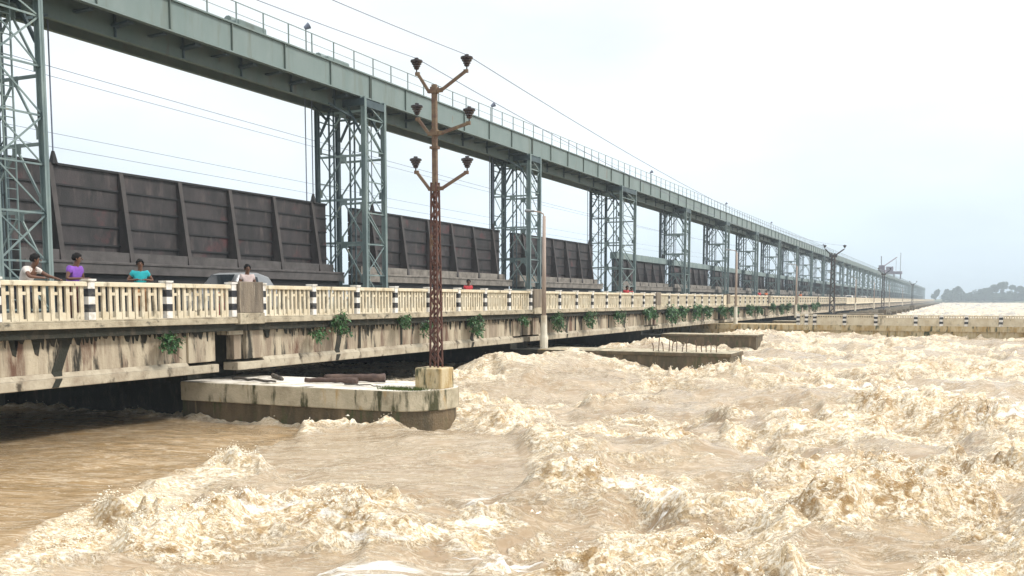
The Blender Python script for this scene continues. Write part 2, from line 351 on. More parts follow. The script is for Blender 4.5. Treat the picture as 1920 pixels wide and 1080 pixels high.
def low_span():
    """a span hundreds of metres away: one mesh"""
    m = MB()
    m.box(XP-8.3, XP-0.25, 0, BAY, -1.02, -0.66, 1); m.box(XP-0.28, XP, 0, BAY, -0.80, -0.46, 0)
    m.box(XP-0.64, XP-0.42, 0, BAY-0.7, -1.55, -0.80, 2); m.box(XP-0.84, XP-0.2, 0, BAY-0.7, -1.96, -1.6, 2)
    m.box(XP-0.22, XP-0.04, 0, BAY, 0.30, 0.41, 0)
    m.box(XP-0.18, XP-0.08, 0.4, BAY-0.4, -0.46, 0.30, 0)
    pit = (BAY-1.24)/8
    for k in range(9): striped = m.box(XP-0.24, XP-0.02, 0.5+pit*k, 0.74+pit*k, -0.46, 0.45, 3 if k % 2 else 0)
    return m.build('bridge_span', ['rail', 'asphalt', 'girder', 'white'])

spanA = make_span(2)
spanB = None; spanC = None
def span_label(i):
    if i == 0: return 'nearest deck span at the left edge, where the people lean on its cream parapet'
    if i == 1: return 'stained concrete deck span with cream parapet behind the rusty lattice pole'
    if i == 2: return 'deck span with hanging plants just right of the nearest pale lamp pole'
    if i == 3: return 'deck span overgrown with plants ending at the lamp pole on the divide wall'
    if i <= 8: return '%s deck span past the divide wall, with striped parapet posts' % ORD[i-3]
    if i <= 16: return '%s deck span past the divide wall, small and faint' % ['sixth', 'seventh', 'eighth', 'ninth', 'tenth', 'eleventh', 'twelfth', 'thirteenth'][i-9]
    return 'tiny hazy deck span far along the barrage, merging into the distance'
for i, y in enumerate(SPAN_Y):
    if i == 0:
        o = spanA; o.location = (0, y, 0)
    elif i < 9: o = dup(spanA, (0, y, 0), '')
    elif i == 9:
        spanC = low_span(); o = spanC; o.location = (0, y, 0)
    else:
        o = spanC.copy(); C.objects.link(o); o.location = (0, y, 0)
    tag(o, span_label(i), 'bridge deck', 'concrete deck spans of the barrage road')
# short closing piece over the wide pier
fp = empty('deck_infill', (0, 82.6, 0), 'short deck piece over the wide divide pier between two spans', 'bridge deck')
MB().box(XP-8.3, XP-0.25, 0.02, 1.58, -1.02, -0.66).build('deck_slab', 'asphalt', fp)
MB().box(XP-0.28, XP, 0.02, 1.08, -0.80, -0.46).build('kerb', 'kerb', fp)
MB().box(XP-0.2, XP-0.06, 0.02, 1.08, -0.46, 0.41).build('parapet_block', 'rail', fp)

# ------------------------------------------------------------------ piers
def nose_poly(x_back, x_nose, yc, hw, r=None, inset=0.0):
    r = r or hw; pts = [(x_back, yc-hw+inset), ]
    cx = x_nose-r
    for k in range(0, 13):
        a = -math.pi/2+math.pi*k/12
        pts.append((cx+(r-inset)*math.cos(a), yc+(hw-inset)*math.sin(a)))
    pts.append((x_back, yc+hw-inset))
    return pts
def make_pier(yc, x_nose, hw, cap_top, cap_bot, mats, square=False):
    root = empty('pier', (0, 0, 0))
    xc = -17.25 if square else -19.15
    if square:
        pc = [(xc, -hw), (x_nose, -hw), (x_nose, hw), (xc, hw)]; pl = [(xc, -hw+.06), (x_nose-.06, -hw+.06), (x_nose-.06, hw-.06), (xc, hw-.06)]
    else:
        pc = nose_poly(xc, x_nose, 0, hw); pl = nose_poly(xc, x_nose, 0, hw, inset=0.07)
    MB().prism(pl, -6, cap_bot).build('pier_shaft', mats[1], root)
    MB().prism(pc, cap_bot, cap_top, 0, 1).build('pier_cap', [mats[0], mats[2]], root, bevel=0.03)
    b = MB(); b.box(-26.1, xc-.01, -hw+0.45, hw-0.45, -6, -2.30); b.build('inner_shaft', 'mould_and_shade', root)  # blackened to carry the shade under the deck in its colour
    b = MB(); b.box(-26.0, min(XP-0.9, xc-.02), -hw+0.3, hw-0.3, -2.30, -1.98); b.build('bearing_wall', 'mould_and_shade', root)  # black stands in for the shade behind the girder gap
    b = MB(); b.box(-37, -26.15, -hw, hw, -6, -0.62); b.build('upstream_pier', 'mould_and_shade', root)
    root.location = (0, yc, 0)
    return root
def pier_label(i):
    return ['', 'rounded concrete pier carrying logs and the rusty lattice pole', 'long flat pier with a row of rebar stubs on its end',
            'flat low pier in the foam just behind the rebar pier'][i]
pier1 = make_pier(21.3, -11.4, 1.3, -2.22, -2.74, ('pier_top', 'pier_low', 'pier_bright'))
tag(pier1, pier_label(1), 'bridge pier', 'concrete piers')
pier2 = make_pier(41.7, -8.4, 1.3, -2.25, -2.42, ('pier_low', 'pier_low', 'pier_top'), True)
tag(pier2, pier_label(2), 'bridge pier', 'concrete piers')
rb = MB(); random.seed(4)
for k in range(14):
    xx = -11.9+0.21*k+random.uniform(-.05, .05)
    if k in (8,): continue
    hh = random.uniform(0.35, 0.62)
    rb.tube([(xx, -0.75, -2.3), (xx+random.uniform(-.04, .04), -0.75, -2.25+hh*0.6), (xx+random.uniform(-.09, .09), -0.75+random.uniform(-.05, .05), -2.25+hh)], 0.022, 6)
rb.build('rebar_row', 'arm', pier2)
pier3 = make_pier(62.2, -11.1, 1.2, -2.2, -2.35, ('pier_low', 'pier_low', 'pier_top'), True)
tag(pier3, pier_label(3), 'bridge pier', 'concrete piers')
p_first = make_pier(1.0, -12, 1.3, -2.22, -2.74, ('pier_top', 'pier_low', 'pier_bright'))
tag(p_first, 'nearest pier, hidden under the deck end at the left edge', 'bridge pier', 'concrete piers')
pf = make_pier(104.6, -10.2, 1.2, -2.2, -2.5, ('pier_low', 'pier_low', 'pier_top'), True)
tag(pf, 'first pier behind the divide wall, under the double armed pole', 'bridge pier', 'concrete piers')
for i in range(6, len(PIER_Y)):
    if i <= 12: lb = '%s pier behind the divide wall, counting away from the wall' % ORD[i-4]
    else: lb = 'distant pier below the deck, barely visible against the foam'
    dup(pf, (0, PIER_Y[i], 0), lb, 'concrete piers')
# divide wall: the wide pier runs far out into the river and carries a parapet
dw = empty('divide_wall', (0, 83.4, 0), 'long low divide wall crossing the river at right, with cream parapet and striped posts', 'wall')
MB().box(-26, 46, -2.1, 2.1, -6, -2.45).build('wall_body', 'pedestal', dw)
MB().box(-26, 46.02, -2.2, 2.2, -2.45, -2.03).build('wall_cap', 'pedestal', dw)
MB().box(-25.9, XP-0.9, -2.18, 2.18, -2.03, -1.98).build('bearing_wall', 'mould_and_shade', dw)  # black colour carries the shade under the deck here too
MB().box(-37, -26.15, -2.2, 2.2, -6, -0.62).build('upstream_pier', 'pier_low', dw)
posts = [-11.5, -10.85, -10.2, -7.9, -5.55, -2.63, -0.81, 0.94, 3.3, 5.6, 8, 10.4, 12.8, 15.2, 17.6, 20, 24, 28, 32]
for a in posts:
    p = MB(); striped_post(p, a, -2.08, -2.03, -1.17, w=0.25, d=0.26); p.build('striped_post', ['white', 'black'], dw)
for a, b in zip(posts[:-1], posts[1:]):
    p = MB()
    if b-a > 1: p.box(a+.13, b-.13, -2.16, -2.02, -2.03, -1.97); 
    n_ = max(2, int((b-a-.26)/0.17))
    for k in range(n_):
        xk = a+.13+(b-a-.26)*(k+.5)/n_; p.box(xk-.045, xk+.045, -2.12, -2.05, -2.03, -1.30)
    p.box(a+.13, b-.13, -2.10, -2.07, -1.97, -1.40)
    p.box(a+.13, b-.13, -2.17, -2.01, -1.30, -1.20); p.build('balustrade_panel', 'rail', dw)

# ------------------------------------------------------------------ gate towers
def make_tower(hy, detail):
    root = empty('gate_tower', (0, 0, 0))
    xd, xu = -26.8, -29.6; zb, zt = -0.62, 9.98; lev = [9.3, 7.15, 5.0, 2.85, 0.7]
    mt = 'tower'
    for x, ext in ((xd, 0.125), (xu, 0.11)):
        for s in (-1, 1):
            l = MB(); y = s*hy
            # built-up channel leg: two flanges and a web
            l.box(x-ext, x+ext, y-0.015, y+0.015, zb, zt); l.box(x-ext, x-ext+0.02, y-0.085, y+0.085, zb, zt); l.box(x+ext-0.02, x+ext, y-0.085, y+0.085, zb, zt)
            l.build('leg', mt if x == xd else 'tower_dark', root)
    if detail:
        for s in (-1, 1):     # inner guide columns next to the gate slot
            g_ = MB(); y = s*(hy+0.02); x = -28.72
            for dx in (-0.14, 0.14): g_.bar((x+dx, y, zb), (x+dx, y, 9.4), 0.06, 0.08)
            z = 0.2; k = 0
            while z < 9.0: g_.bar((x-.14, y, z), (x+.14, y, z+.35), 0.03); z += 0.8; k += 1
            g_.build('guide_column', 'tower_dark', root)
    # faces across the bridge (K bracing) on both sides
    for s in (-1, 1):
        b = MB(); y = s*hy
        for i, z in enumerate(lev):
            b.bar((xd-.17, y, z), (xu+.15, y, z), 0.05, 0.11)
            zn = lev[i+1] if i+1 < len(lev) else zb+0.1
            xm = (xd+xu)/2+0.15
            b.bar((xm, y, z-0.08), (xd-.17, y, zn+0.35), 0.05, 0.075); b.bar((xm, y, z-0.08), (xu+.15, y, zn+0.35), 0.05, 0.075)
            b.box(xm-.2, xm+.2, y-.012, y+.012, z-.26, z+.07)
            b.box(xd-.3, xd-.1, y-.014, y+.014, zn+.15, zn+.5); b.box(xu+.08, xu+.28, y-.014, y+.014, zn+.15, zn+.5)
            if detail and i > 0:
                pass
        b.build('cross_bracing', mt, root)
    # narrow faces: horizontals and X lacing
    for x in (xd, xu):
        b = MB(); z = zb+0.3; st = 1.55; k = 0
        while z < 9.7:
            b.bar((x, -hy, z), (x, hy, z), 0.05, 0.06)
            z2 = min(z+st, 9.8)
            b.bar((x+.03, -hy, z if k % 2 else z2), (x+.03, hy, z2 if k % 2 else z), 0.03, 0.055)
            if detail and k % 2: b.bar((x-.05, -hy, z2), (x-.05, hy, z), 0.03, 0.05)
            z += st; k += 1
        b.build('lacing', mt, root)
    # head frame: beams and knee brackets
    b = MB()
    for s in (-1, 1):
        b.box(xu-.2, xd+.1, s*hy-.09, s*hy+.09, 9.55, 9.9)
        b.bar((xd-.6, s*hy, 9.0), (xd-1.15, s*(hy+1.3), 9.5), 0.09); b.bar((xu+.6, s*hy, 9.0), (xu+.6, s*(hy+1.3), 9.6), 0.09)
        b.bar((xd-.15, s*hy, 8.2), (xd-.95, s*hy, 9.6), 0.10); b.bar((xu+.15, s*hy, 8.2), (xu+.95, s*hy, 9.6), 0.10)
    b.box(xd-.12, xd+.12, -hy, hy, 9.5, 9.85); b.box(xu-.12, xu+.12, -hy, hy, 9.5, 9.85)
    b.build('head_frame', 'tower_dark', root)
    if detail:
        l = MB()
        for dx in (-0.2, 0.2): l.bar((xd-.55, dx+0.1, zb), (xd-.55, dx+0.1, 9.4), 0.045)
        z = zb+.3
        while z < 9.3: l.bar((xd-.55, -.1, z), (xd-.55, .3, z), 0.03); z += 0.32
        l.build('ladder', mt, root)
        f = MB(); f.box(xd-.2, xd+.22, -hy-.3, -hy+.3, -0.66, -0.45); f.box(xd-.2, xd+.22, hy-.3, hy+.3, -0.66, -0.45); f.build('base_plate', 'kerb', root)
    return root
def tower_label(i):
    if i == 1: return 'lattice gate tower cut off by the left edge, behind the man in white'
    if i == 2: return 'tall lattice gate tower left of the rusty pole, between the two largest gates'
    if i == 3: return 'lattice gate tower behind the nearest pale lamp pole'
    if i == 4: return 'double width lattice tower standing on the divide wall pier'
    if i <= 12: return '%s lattice tower to the right of the double width tower' % ORD[i-4]
    if i <= 20: return '%s lattice tower to the right of the double width one' % ['ninth', 'tenth', 'eleventh', 'twelfth', 'thirteenth', 'fourteenth', 'fifteenth', 'sixteenth'][i-13]
    return 'hazy blue grey lattice tower at the far end of the row'
def low_tower():
    m = MB(); hy = .9
    for x in (-26.8, -29.6):
        for s in (-1, 1): m.box(x-.17, x+.17, s*hy-.1, s*hy+.1, -.62, 9.98)
    for s in (-1, 1):
        for z0, z1 in ((9.3, 7.5), (7.15, 5.3), (5, 3.1), (2.85, 1)):
            m.bar((-26.8, s*hy, z0), (-29.6, s*hy, z0), .1, .16); m.bar((-28.1, s*hy, z0), (-26.9, s*hy, z1), .1); m.bar((-28.1, s*hy, z0), (-29.5, s*hy, z1), .1)
    m.box(-29.8, -26.7, -1, 1, 9.4, 9.9)
    return m.build('gate_tower', 'tower')
GT = 'lattice steel towers in a row along the barrage'
towA = make_tower(0.9, 1); tag(towA, tower_label(1), 'gate tower', GT); towA.location = (0, 21.4, 0)
for i in range(2, len(PIER_Y)):
    if i == 4:
        t = make_tower(2.05, 1); t.location = (0, 83.45, 0)
    elif i <= 14: t = dup(towA, (0, PIER_Y[i], 0), '')
    elif i == 15: towC = low_tower(); towC.location = (0, PIER_Y[i], 0); t = towC
    else: t = towC.copy(); C.objects.link(t); t.location = (0, PIER_Y[i], 0)
    tag(t, tower_label(i), 'gate tower', GT)

# ------------------------------------------------------------------ overhead gantry girder, one bay each
def make_gantry(detail, ln=BAY):
    root = empty('gantry_girder', (0, 0, 0))
    for x0, sgn in ((-27.0, 1), (-30.2, -1)):
        m = MB(); m.box(min(x0, x0-.02*sgn), max(x0, x0-.02*sgn), 0.015, ln-0.015, 10.04, 11.14)
        m.box(x0-.12, x0+.10, 0.015, ln-0.015, 11.14, 11.20); m.box(x0-.12, x0+.10, 0.015, ln-0.015, 9.98, 10.04)
        m.build('upper_plate', 'steel', root)
        st = MB()
        n = max(1, int(round(ln/3.4)))
        for k in range(n+1):
            yy = min(max(ln*k/n, 0.05), ln-0.05)
            if sgn > 0 or k % 3 == 0:
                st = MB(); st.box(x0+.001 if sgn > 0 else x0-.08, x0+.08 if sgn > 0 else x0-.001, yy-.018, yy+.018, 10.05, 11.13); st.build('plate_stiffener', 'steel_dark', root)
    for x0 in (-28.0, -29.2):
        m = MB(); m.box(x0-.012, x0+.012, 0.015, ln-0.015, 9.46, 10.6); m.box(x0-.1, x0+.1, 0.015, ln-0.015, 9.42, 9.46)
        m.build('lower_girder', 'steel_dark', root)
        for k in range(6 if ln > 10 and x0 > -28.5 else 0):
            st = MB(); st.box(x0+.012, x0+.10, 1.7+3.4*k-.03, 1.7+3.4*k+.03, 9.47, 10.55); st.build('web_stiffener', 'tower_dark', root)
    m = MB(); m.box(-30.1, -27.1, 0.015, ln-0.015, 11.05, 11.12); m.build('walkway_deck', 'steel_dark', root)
    if detail and ln > 10:
        for k in range(6):
            b = MB(); yy = 1.7+3.4*k
            b.bar((-27.2, yy, 9.92), (-27.99, yy, 9.86), 0.30, 0.09)
            b.build('bracket', 'tower_dark', root)
            b = MB(); b.bar((-27.2, yy+1.68, 9.93), (-27.99, yy+1.68, 9.91), 0.2, 0.06); b.build('bracket', 'tower_dark', root)
    r = MB()
    n = max(1, int(ln/1.7))
    for x0 in (-27.05, -30.15):
        for k in range(n):
            r.bar((x0, 0.4+k*1.7, 11.2), (x0, 0.4+k*1.7, 12.1), 0.045)
        r.bar((x0, 0.02, 12.1), (x0, ln-0.02, 12.1), 0.03); r.bar((x0, 0.02, 11.65), (x0, ln-0.02, 11.65), 0.018)
    r.build('guard_rail', 'steel', root)
    return root
def low_gantry():
    m = MB()
    m.box(-27.1, -27.0, 0, BAY, 9.98, 11.2, 0); m.box(-28.1, -28.0, 0, BAY, 9.40, 10.3, 1); m.box(-30.2, -27.1, 0, BAY, 11.05, 11.12, 0)
    m.box(-30.25, -30.2, 0, BAY, 9.98, 11.2, 0)
    for k in range(6): m.box(-27.0, -26.93, 3.4*k, 3.4*k+.1, 10, 11.15, 1); m.bar((-27.05, 3.4*k, 11.2), (-27.05, 3.4*k, 12.1), 0.06)
    m.bar((-27.05, 0, 12.1), (-27.05, BAY, 12.1), 0.05)
    return m.build('gantry_girder', ['steel', 'steel_dark'])
gg = 'bays of the green overhead gantry girder'
def gan_label(i):
    if i == 0: return 'green girder bay at the very top left corner, left of the first tower'
    if i == 1: return 'largest green gantry girder bay, from the left edge tower to the second tower'
    if i == 2: return 'green gantry girder bay crossing behind the rusty lattice pole'
    if i == 3: return 'green gantry girder bay ending at the double width tower'
    if i <= 12: return '%s green girder bay to the right of the double width tower' % ORD[i-3]
    if i <= 19: return '%s green girder bay right of the double width tower' % ['tenth', 'eleventh', 'twelfth', 'thirteenth', 'fourteenth', 'fifteenth', 'sixteenth'][i-13]
    return 'hazy bluish girder bay near the far vanishing end of the barrage'
ganA = make_gantry(1)
for i, y in enumerate(SPAN_Y):
    if i == 0: o = ganA; o.location = (0, y, 0)
    elif i <= 11: o = dup(ganA, (0, y, 0), '')
    elif i == 12: ganC = low_gantry(); ganC.location = (0, y, 0); o = ganC
    else: o = ganC.copy(); C.objects.link(o); o.location = (0, y, 0)
    tag(o, gan_label(i), 'gantry girder', gg)
gi = make_gantry(0, 1.6); gi.location = (0, 82.6, 0); tag(gi, 'short piece of green girder on top of the double width tower', 'gantry girder')

# ------------------------------------------------------------------ sluice gates
def make_gate(kind, ln=18.1):
    root = empty('sluice_gate', (0, 0, 0))
    zt, zl = 4.75, 1.34; xf = -28.95
    top_dark = zt if kind == 0 else 3.75
    # skin in five riveted strakes, each a little proud of the next
    n = 5 if kind == 0 else 4
    for k in range(n):
        z0 = zl+(top_dark-zl)*k/n; z1 = zl+(top_dark-zl)*(k+1)/n
        MB().box(xf-0.25, xf+.012*(k % 2), 0, ln, z0+0.02, z1-0.02).build('skin_plate', 'gate', root)
    se = MB()
    for k in range(1, n):
        z = zl+(top_dark-zl)*k/n; se.box(xf-0.2, xf+0.07, 0.02, ln-0.02, z-0.03, z+0.03)
    se.box(xf-.25, xf+.1, 0, ln, top_dark-.02, top_dark+.06)
    se.build('horizontal_rib', 'gate_void', root)
    ys = [1.75, 4.9, 7.95, 10.95, 13.95, 16.9] if kind == 0 else [1.0+3.0*k*1.0 for k in range(6)]
    for yy in ys:
        r = MB(); w = 0.10 if kind == 0 else .07; t0, t1 = 0.10, 0.58
        n0 = len(r.v)
        for y in (yy-w, yy+w):
            r.v += [(xf, y, zl), (xf+t1, y, zl), (xf+t0, y, top_dark+.03), (xf, y, top_dark+.03)]
        r.f += [(0, 1, 2, 3), (7, 6, 5, 4), (1, 5, 6, 2), (2, 6, 7, 3), (0, 4, 5, 1), (3, 7, 4, 0)]; r.m += [0]*6
        r.build('vertical_rib', 'gate_rib', root)
    b = MB(); b.box(xf, xf+0.92, -0.1, ln+0.2, 0.93, 1.34)
    b.box(xf+.92, xf+.96, -0.1, ln+.2, 1.28, 1.38)
    b.build('bottom_beam', 'gate_beam' if kind == 0 else 'gate_pale', root, bevel=0.02)
    s = MB(); s.box(xf, xf+.5, 0.1, ln-.1, zl+.0, zl+.42); s.build('silted_ledge', 'gate_beam' if kind == 0 else 'gate_pale', root)
    MB().box(xf-0.25, xf-.02, 0.0, ln, -3.6, zl).build('lower_skin', 'gate_void', root)
    MB().box(xf-.02, xf+.75, 0.0, ln, .55, .925).build('lower_beam', 'gate_void', root)
    if kind == 1:
        m = MB(); m.box(xf-0.4, xf+0.25, -.1, ln+.1, 3.83, 4.45); m.build('top_beam', 'tower', root, bevel=0.03)
    # lifting ropes with shackles
    for yy in (1.70, ln-1.3):
        r = MB()
        for d in (-.30, .22): r.tube([(xf+.05, yy+d, zt if kind == 0 else 4.45), (xf+.05, yy+d, 9.9)], 0.028, 6)
        r.build('lifting_rope', 'wire', root)
        q = MB(); q.lathe([(0.05, .45), (0.09, .3), (0.16, 0.0)], (xf+.05, yy+.22, zt if kind == 0 else 4.45), 8); q.build('shackle', 'gate_void', root)
    return root
gateA = make_gate(0)
def gate_label(i):
    if i == 1: return 'largest dark raised gate, at the left behind the parapet people'
    if i == 2: return 'dark raised gate directly behind the rusty lattice pole'
    if i == 3: return 'dark raised gate seen just right of the nearest lamp pole'
    if i <= 11: return '%s green topped gate right of the double width tower' % ORD[i-3]
    if i <= 18: return '%s green topped gate to the right of the double width tower' % ['ninth', 'tenth', 'eleventh', 'twelfth', 'thirteenth', 'fourteenth', 'fifteenth'][i-12]
    return 'tiny distant gate in the hazy far end of the row of gates'
GGp = 'sluice gates in the bays of the barrage'
for i in (1, 2, 3):
    y = SPAN_Y[i]+1.1
    if i == 1: o = gateA; o.location = (0, y, 0)
    else: o = dup(gateA, (0, y, 0), '')
    if i == 3: o.scale = (1, 0.93, 1)
    if i > 1:
        for ch in o.children:
            if ch.name.split('.')[0] in ('bottom_beam', 'silted_ledge'):
                ch.data = ch.data.copy(); ch.data.materials[0] = M['gate_pale']
    tag(o, gate_label(i), 'sluice gate', GGp)
gateB = make_gate(1)
def low_gate():
    m = MB(); xf = -28.95
    m.box(xf-.25, xf, 0, 18.1, -3.6, 3.8, 0); m.box(xf-.4, xf+.25, 0, 18.1, 3.83, 4.45, 1); m.box(xf, xf+.8, 0, 18.1, .95, 1.34, 2)
    for k in range(6): m.box(xf, xf+.4, 1+3*k, 1.15+3*k, 1.34, 3.8, 3)
    return m.build('sluice_gate', ['gate', 'tower', 'gate_pale', 'gate_rib'])
for i in range(4, len(SPAN_Y)-1):
    y = SPAN_Y[i]+1.15+(0.75 if i == 4 else 0)
    if i == 4: o = gateB; o.location = (0, y, 0); o.scale = (1, .95, 1)
    elif i <= 10: o = dup(gateB, (0, y, 0), ''); o.scale = (1, 1, 1)
    elif i == 11: gateC = low_gate(); gateC.location = (0, y, 0); o = gateC
    else: o = gateC.copy(); C.objects.link(o); o.location = (0, y, 0)
    tag(o, gate_label(i), 'sluice gate', GGp)

# ------------------------------------------------------------------ things on top of the gantry
def floodlight(y, x=-27.3, label='', s=1.0):
    r = empty('floodlight', (x, y, 11.2), label, 'floodlight', 'floodlights on the gantry')
    MB().tube([(0, 0, 0), (0, 0, 1.15*s)], 0.028, 6).build('stem', 'steel_dark', r)
    h = MB(); h.tube([(-.02, -.06, 1.12*s), (0.14, .08, 1.26*s)], [0.08, 0.15], 10); h.build('lamp_head', 'wire', r)
for y, lb in ((37.0, 'floodlight on the gantry rail above the largest gate'), (56.5, 'floodlight on the gantry just right of the rusty pole top'),
              (92, 'floodlight on the gantry right of the double width tower'), (126, 'small floodlight on the gantry, second right of the double tower'),
              (160, 'small floodlight on the gantry, third right of the double tower'), (228, 'tiny floodlight on the gantry left of the distant crane')):
    floodlight(y, label=lb)
hb = empty('hoist_box', (-28.2, 33.6, 11.2), 'pale hoist housing on top of the gantry above the largest gate', 'hoist')
MB().box(-.7, .7, -.9, .9, 0, .5).build('housing', 'steel', hb, bevel=.08)
m = MB(); m.tube([(0, -.8, .5), (0, .8, .5)], .22, 10); m.build('drum', 'steel', hb)
hb2 = dup(hb, (-28.4, 40.2, 11.2), 'low pale hoist housing on the gantry above the second tower'); tag(hb2, hb2['label'], 'hoist')
cr1 = empty('derrick_crane', (-28.3, 440, 11.2), 'distant mauve derrick crane with raised boom on the gantry', 'crane')
m = MB(); m.box(-1.6, 1.6, -3, 3, 0, 1.4); m.build('base_frame', 'crane', cr1)
m = MB(); m.box(-1.2, 1.2, -2, 1, 1.4, 3.4); m.build('cabin', 'crane', cr1)
m = MB(); m.tube([(0, 0, 2.5), (5.2, 12, 7.2)], .22, 6); m.bar((0, -2, 1), (-.2, -2.5, 7.2), .3); m.build('boom', 'crane', cr1)
cr2 = empty('crane_platform', (-28.3, 560, 11.2), 'distant mauve work platform with tall mast beside the derrick crane', 'crane')
m = MB(); m.box(-6.5, 2.5, -3, 3, 2.6, 4.0); m.build('platform', 'crane', cr2)
m = MB()
for x in (-1.5, 1.8): m.bar((x, -2, 0), (x, -2, 2.6), .5); m.bar((x, 2, 0), (x, 2, 2.6), .5)
m.bar((1.6, 0, 4), (1.6, 0, 14.0), .28); m.bar((-.6, 0, 4), (-.6, 0, 10.5), .16); m.build('mast', 'crane', cr2)
m = MB(); m.box(-5.5, -2.0, -2, 2, 4.0, 6.6); m.build('cabin', 'crane', cr2)

# ------------------------------------------------------------------ lattice power poles
def insulator(loc, parent, k=1.0):
    m = MB()
    m.lathe([(0.018, -0.27), (0.018, -0.10)], loc, 8)
    m.lathe([(0.05*k, -0.13), (0.07*k, -0.10), (0.062*k, -0.08), (0.095*k, -0.06), (0.085*k, -0.03), (0.125*k, 0.0), (0.115*k, 0.025), (0.152*k, 0.05), (0.150*k, 0.09), (0.09*k, 0.11), (0.055*k, 0.115), (0.05*k, 0.15), (0.0, 0.155)], loc, 14)
    return m.build('insulator', 'ceramic', parent, smooth=False)
def make_lattice_pole():
    r = empty('lattice_pole', (0, 0, 0))
    lo = MB(); w0, w1 = 0.112, 0.07
    for sx in (-1, 1):
        for sy in (-1, 1): lo.bar((sx*w0, sy*w0, 0), (sx*w1, sy*w1, 4.6), 0.04)
    z = 0.1; k = 0
    while z < 4.4:
        w = w0+(w1-w0)*z/4.6; z2 = z+.24
        for s in (-1, 1):
            a = 1 if k % 2 else -1
            lo.bar((-w*a, s*w, z), (w*a, s*w, z2), 0.02, 0.035); lo.bar((s*w, -w*a, z), (s*w, w*a, z2), 0.02, 0.035)
        z = z2; k += 1
    lo.build('lattice_shaft', 'rust', r)
    up = MB(); up.box(-.058, .058, -.05, .05, 4.55, 6.98); up.box(-.10, .10, -.09, .09, 5.42, 5.48); up.build('upper_shaft', 'arm', r)
    for z, xr, zr, xl, zl in ((6.83, 0.90, 7.46, -0.50, 7.52), (5.80, 0.96, 6.22, -0.50, 6.42), (4.45, 0.90, 5.04, -0.55, 5.12)):
        dx = 0.13
        a = MB()
        a.bar((-.18, 0, z), (.22, 0, z), 0.085, 0.09)
        a.bar((.20, 0, z), (xr-.05, 0, zr-.25), 0.05, 0.07); a.bar((-.16, 0, z), (xl+.04, 0, zl-.25), 0.05, 0.07)
        a.box(-.085, .085, -.075, .075, z-.06, z+.09); a.box(xr-.08, xr+.03, -.03, .03, zr-.28, zr-.20); a.box(xl-.03, xl+.08, -.03, .03, zl-.28, zl-.20)
        a.build('cross_arm', 'arm', r)
        insulator((xr, 0, zr), r, 1.0); insulator((xl, 0, zl), r, 1.0)
    return r
lp = make_lattice_pole(); lp.location = (-11.82, 21.2, -1.70)
tag(lp, 'rusty lattice power pole with six black insulators on the rounded pier', 'power pole', 'lattice power poles')
ped = MB(); ped.box(-12.25, -11.5, 20.85, 21.55, -2.24, -1.70); pedo = ped.build('pedestal', 'pedestal', pier1, bevel=0.04); pedo.location = (0, -21.3, 0)
def make_small_pole():
    r = empty('lattice_pole', (0, 0, 0))
    m = MB()
    for sx in (-1, 1):
        for sy in (-1, 1): m.bar((sx*.22, sy*.22, 0), (sx*.14, sy*.14, 6.0), 0.09)
    for k in range(14):
        a = 1 if k % 2 else -1; w = .21-.005*k; m.bar((-w*a, w, k*.42), (w*a, w, k*.42+.42), .06); m.bar((-w*a, -w, k*.42), (w*a, -w, k*.42+.42), .06); m.bar((w, -w*a, k*.42), (w, w*a, k*.42+.42), .06)
    m.build('lattice_shaft', 'pole_dark', r)
    a = MB(); a.box(-.35, .35, -.15, .15, 5.6, 5.85); a.bar((.2, 0, 5.8), (.95, 0, 6.35), .11); a.bar((-.2, 0, 5.8), (-.75, 0, 6.4), .11); a.build('cross_arm', 'pole_dark', r)
    insulator((1.0, 0, 6.6), r, 1.1); insulator((-.8, 0, 6.65), r, 1.1)
    return r
M['pole_dark'] = mat('dark_pole_paint', (0.05, 0.06, 0.07), .7, col2=(.09, .06, .05))
spl = make_small_pole(); spl.location = (-10.5, 95.9, -1.6)
tag(spl, 'small dark lattice pole with two raised arms behind the divide wall', 'power pole', 'lattice power poles')
for y_, lb in ((168, 'tiny dark lattice pole below the distant crane'), (290, 'tiny hazy lattice pole close to the vanishing end of the deck')):
    dup(spl, (-10.5, y_, -1.6), lb, 'lattice power poles')['category'] = 'power pole'
MB_base = None
for y_, x_ in ((95.9, -10.5), (168, -10.5), (290, -10.5)):
    b = MB(); b.box(x_-.6, x_+.6, y_-.6, y_+.6, -6, -1.6); o = b.build('pole_base', 'pier_low')
    tag(o, 'concrete block standing in the foam under the %s dark lattice pole' % {95.9: 'nearest small', 168: 'second small', 290: 'farthest small'}[y_], 'pole base')

# street lamp poles on pier ends next to the parapet
def make_lamp_pole():
    r = empty('lamp_pole', (0, 0, 0))
    m = MB(); m.tube([(0, 0, 1.5), (0, 0, 6.05)], [0.105, 0.075], 12); m.build('shaft', 'pole', r, smooth=True)
    m = MB(); m.tube([(0, 0, 0), (0, 0, .5), (0, 0, .62), (0, 0, 1.52)], [0.19, 0.185, 0.155, 0.14], 10); m.build('sleeve', 'pole_low', r)
    m = MB(); m.tube([(0, 0, 6.0), (-.05, 0, 6.15), (-.2, 0, 6.24), (-.55, 0, 6.3)], 0.032, 8); m.build('arm', 'pole', r)
    m = MB(); m.tube([(-.5, 0, 6.3), (-.95, 0, 6.33)], [0.05, 0.07], 8); m.build('lamp_head', 'grey_metal', r)
    return r
lampA = make_lamp_pole(); lampA.location = (-17.17, 41.0, -2.24)
GL = 'pale concrete lamp poles beside the deck'
tag(lampA, 'nearest pale concrete lamp pole with a short arm, beside the parapet', 'street lamp', GL)
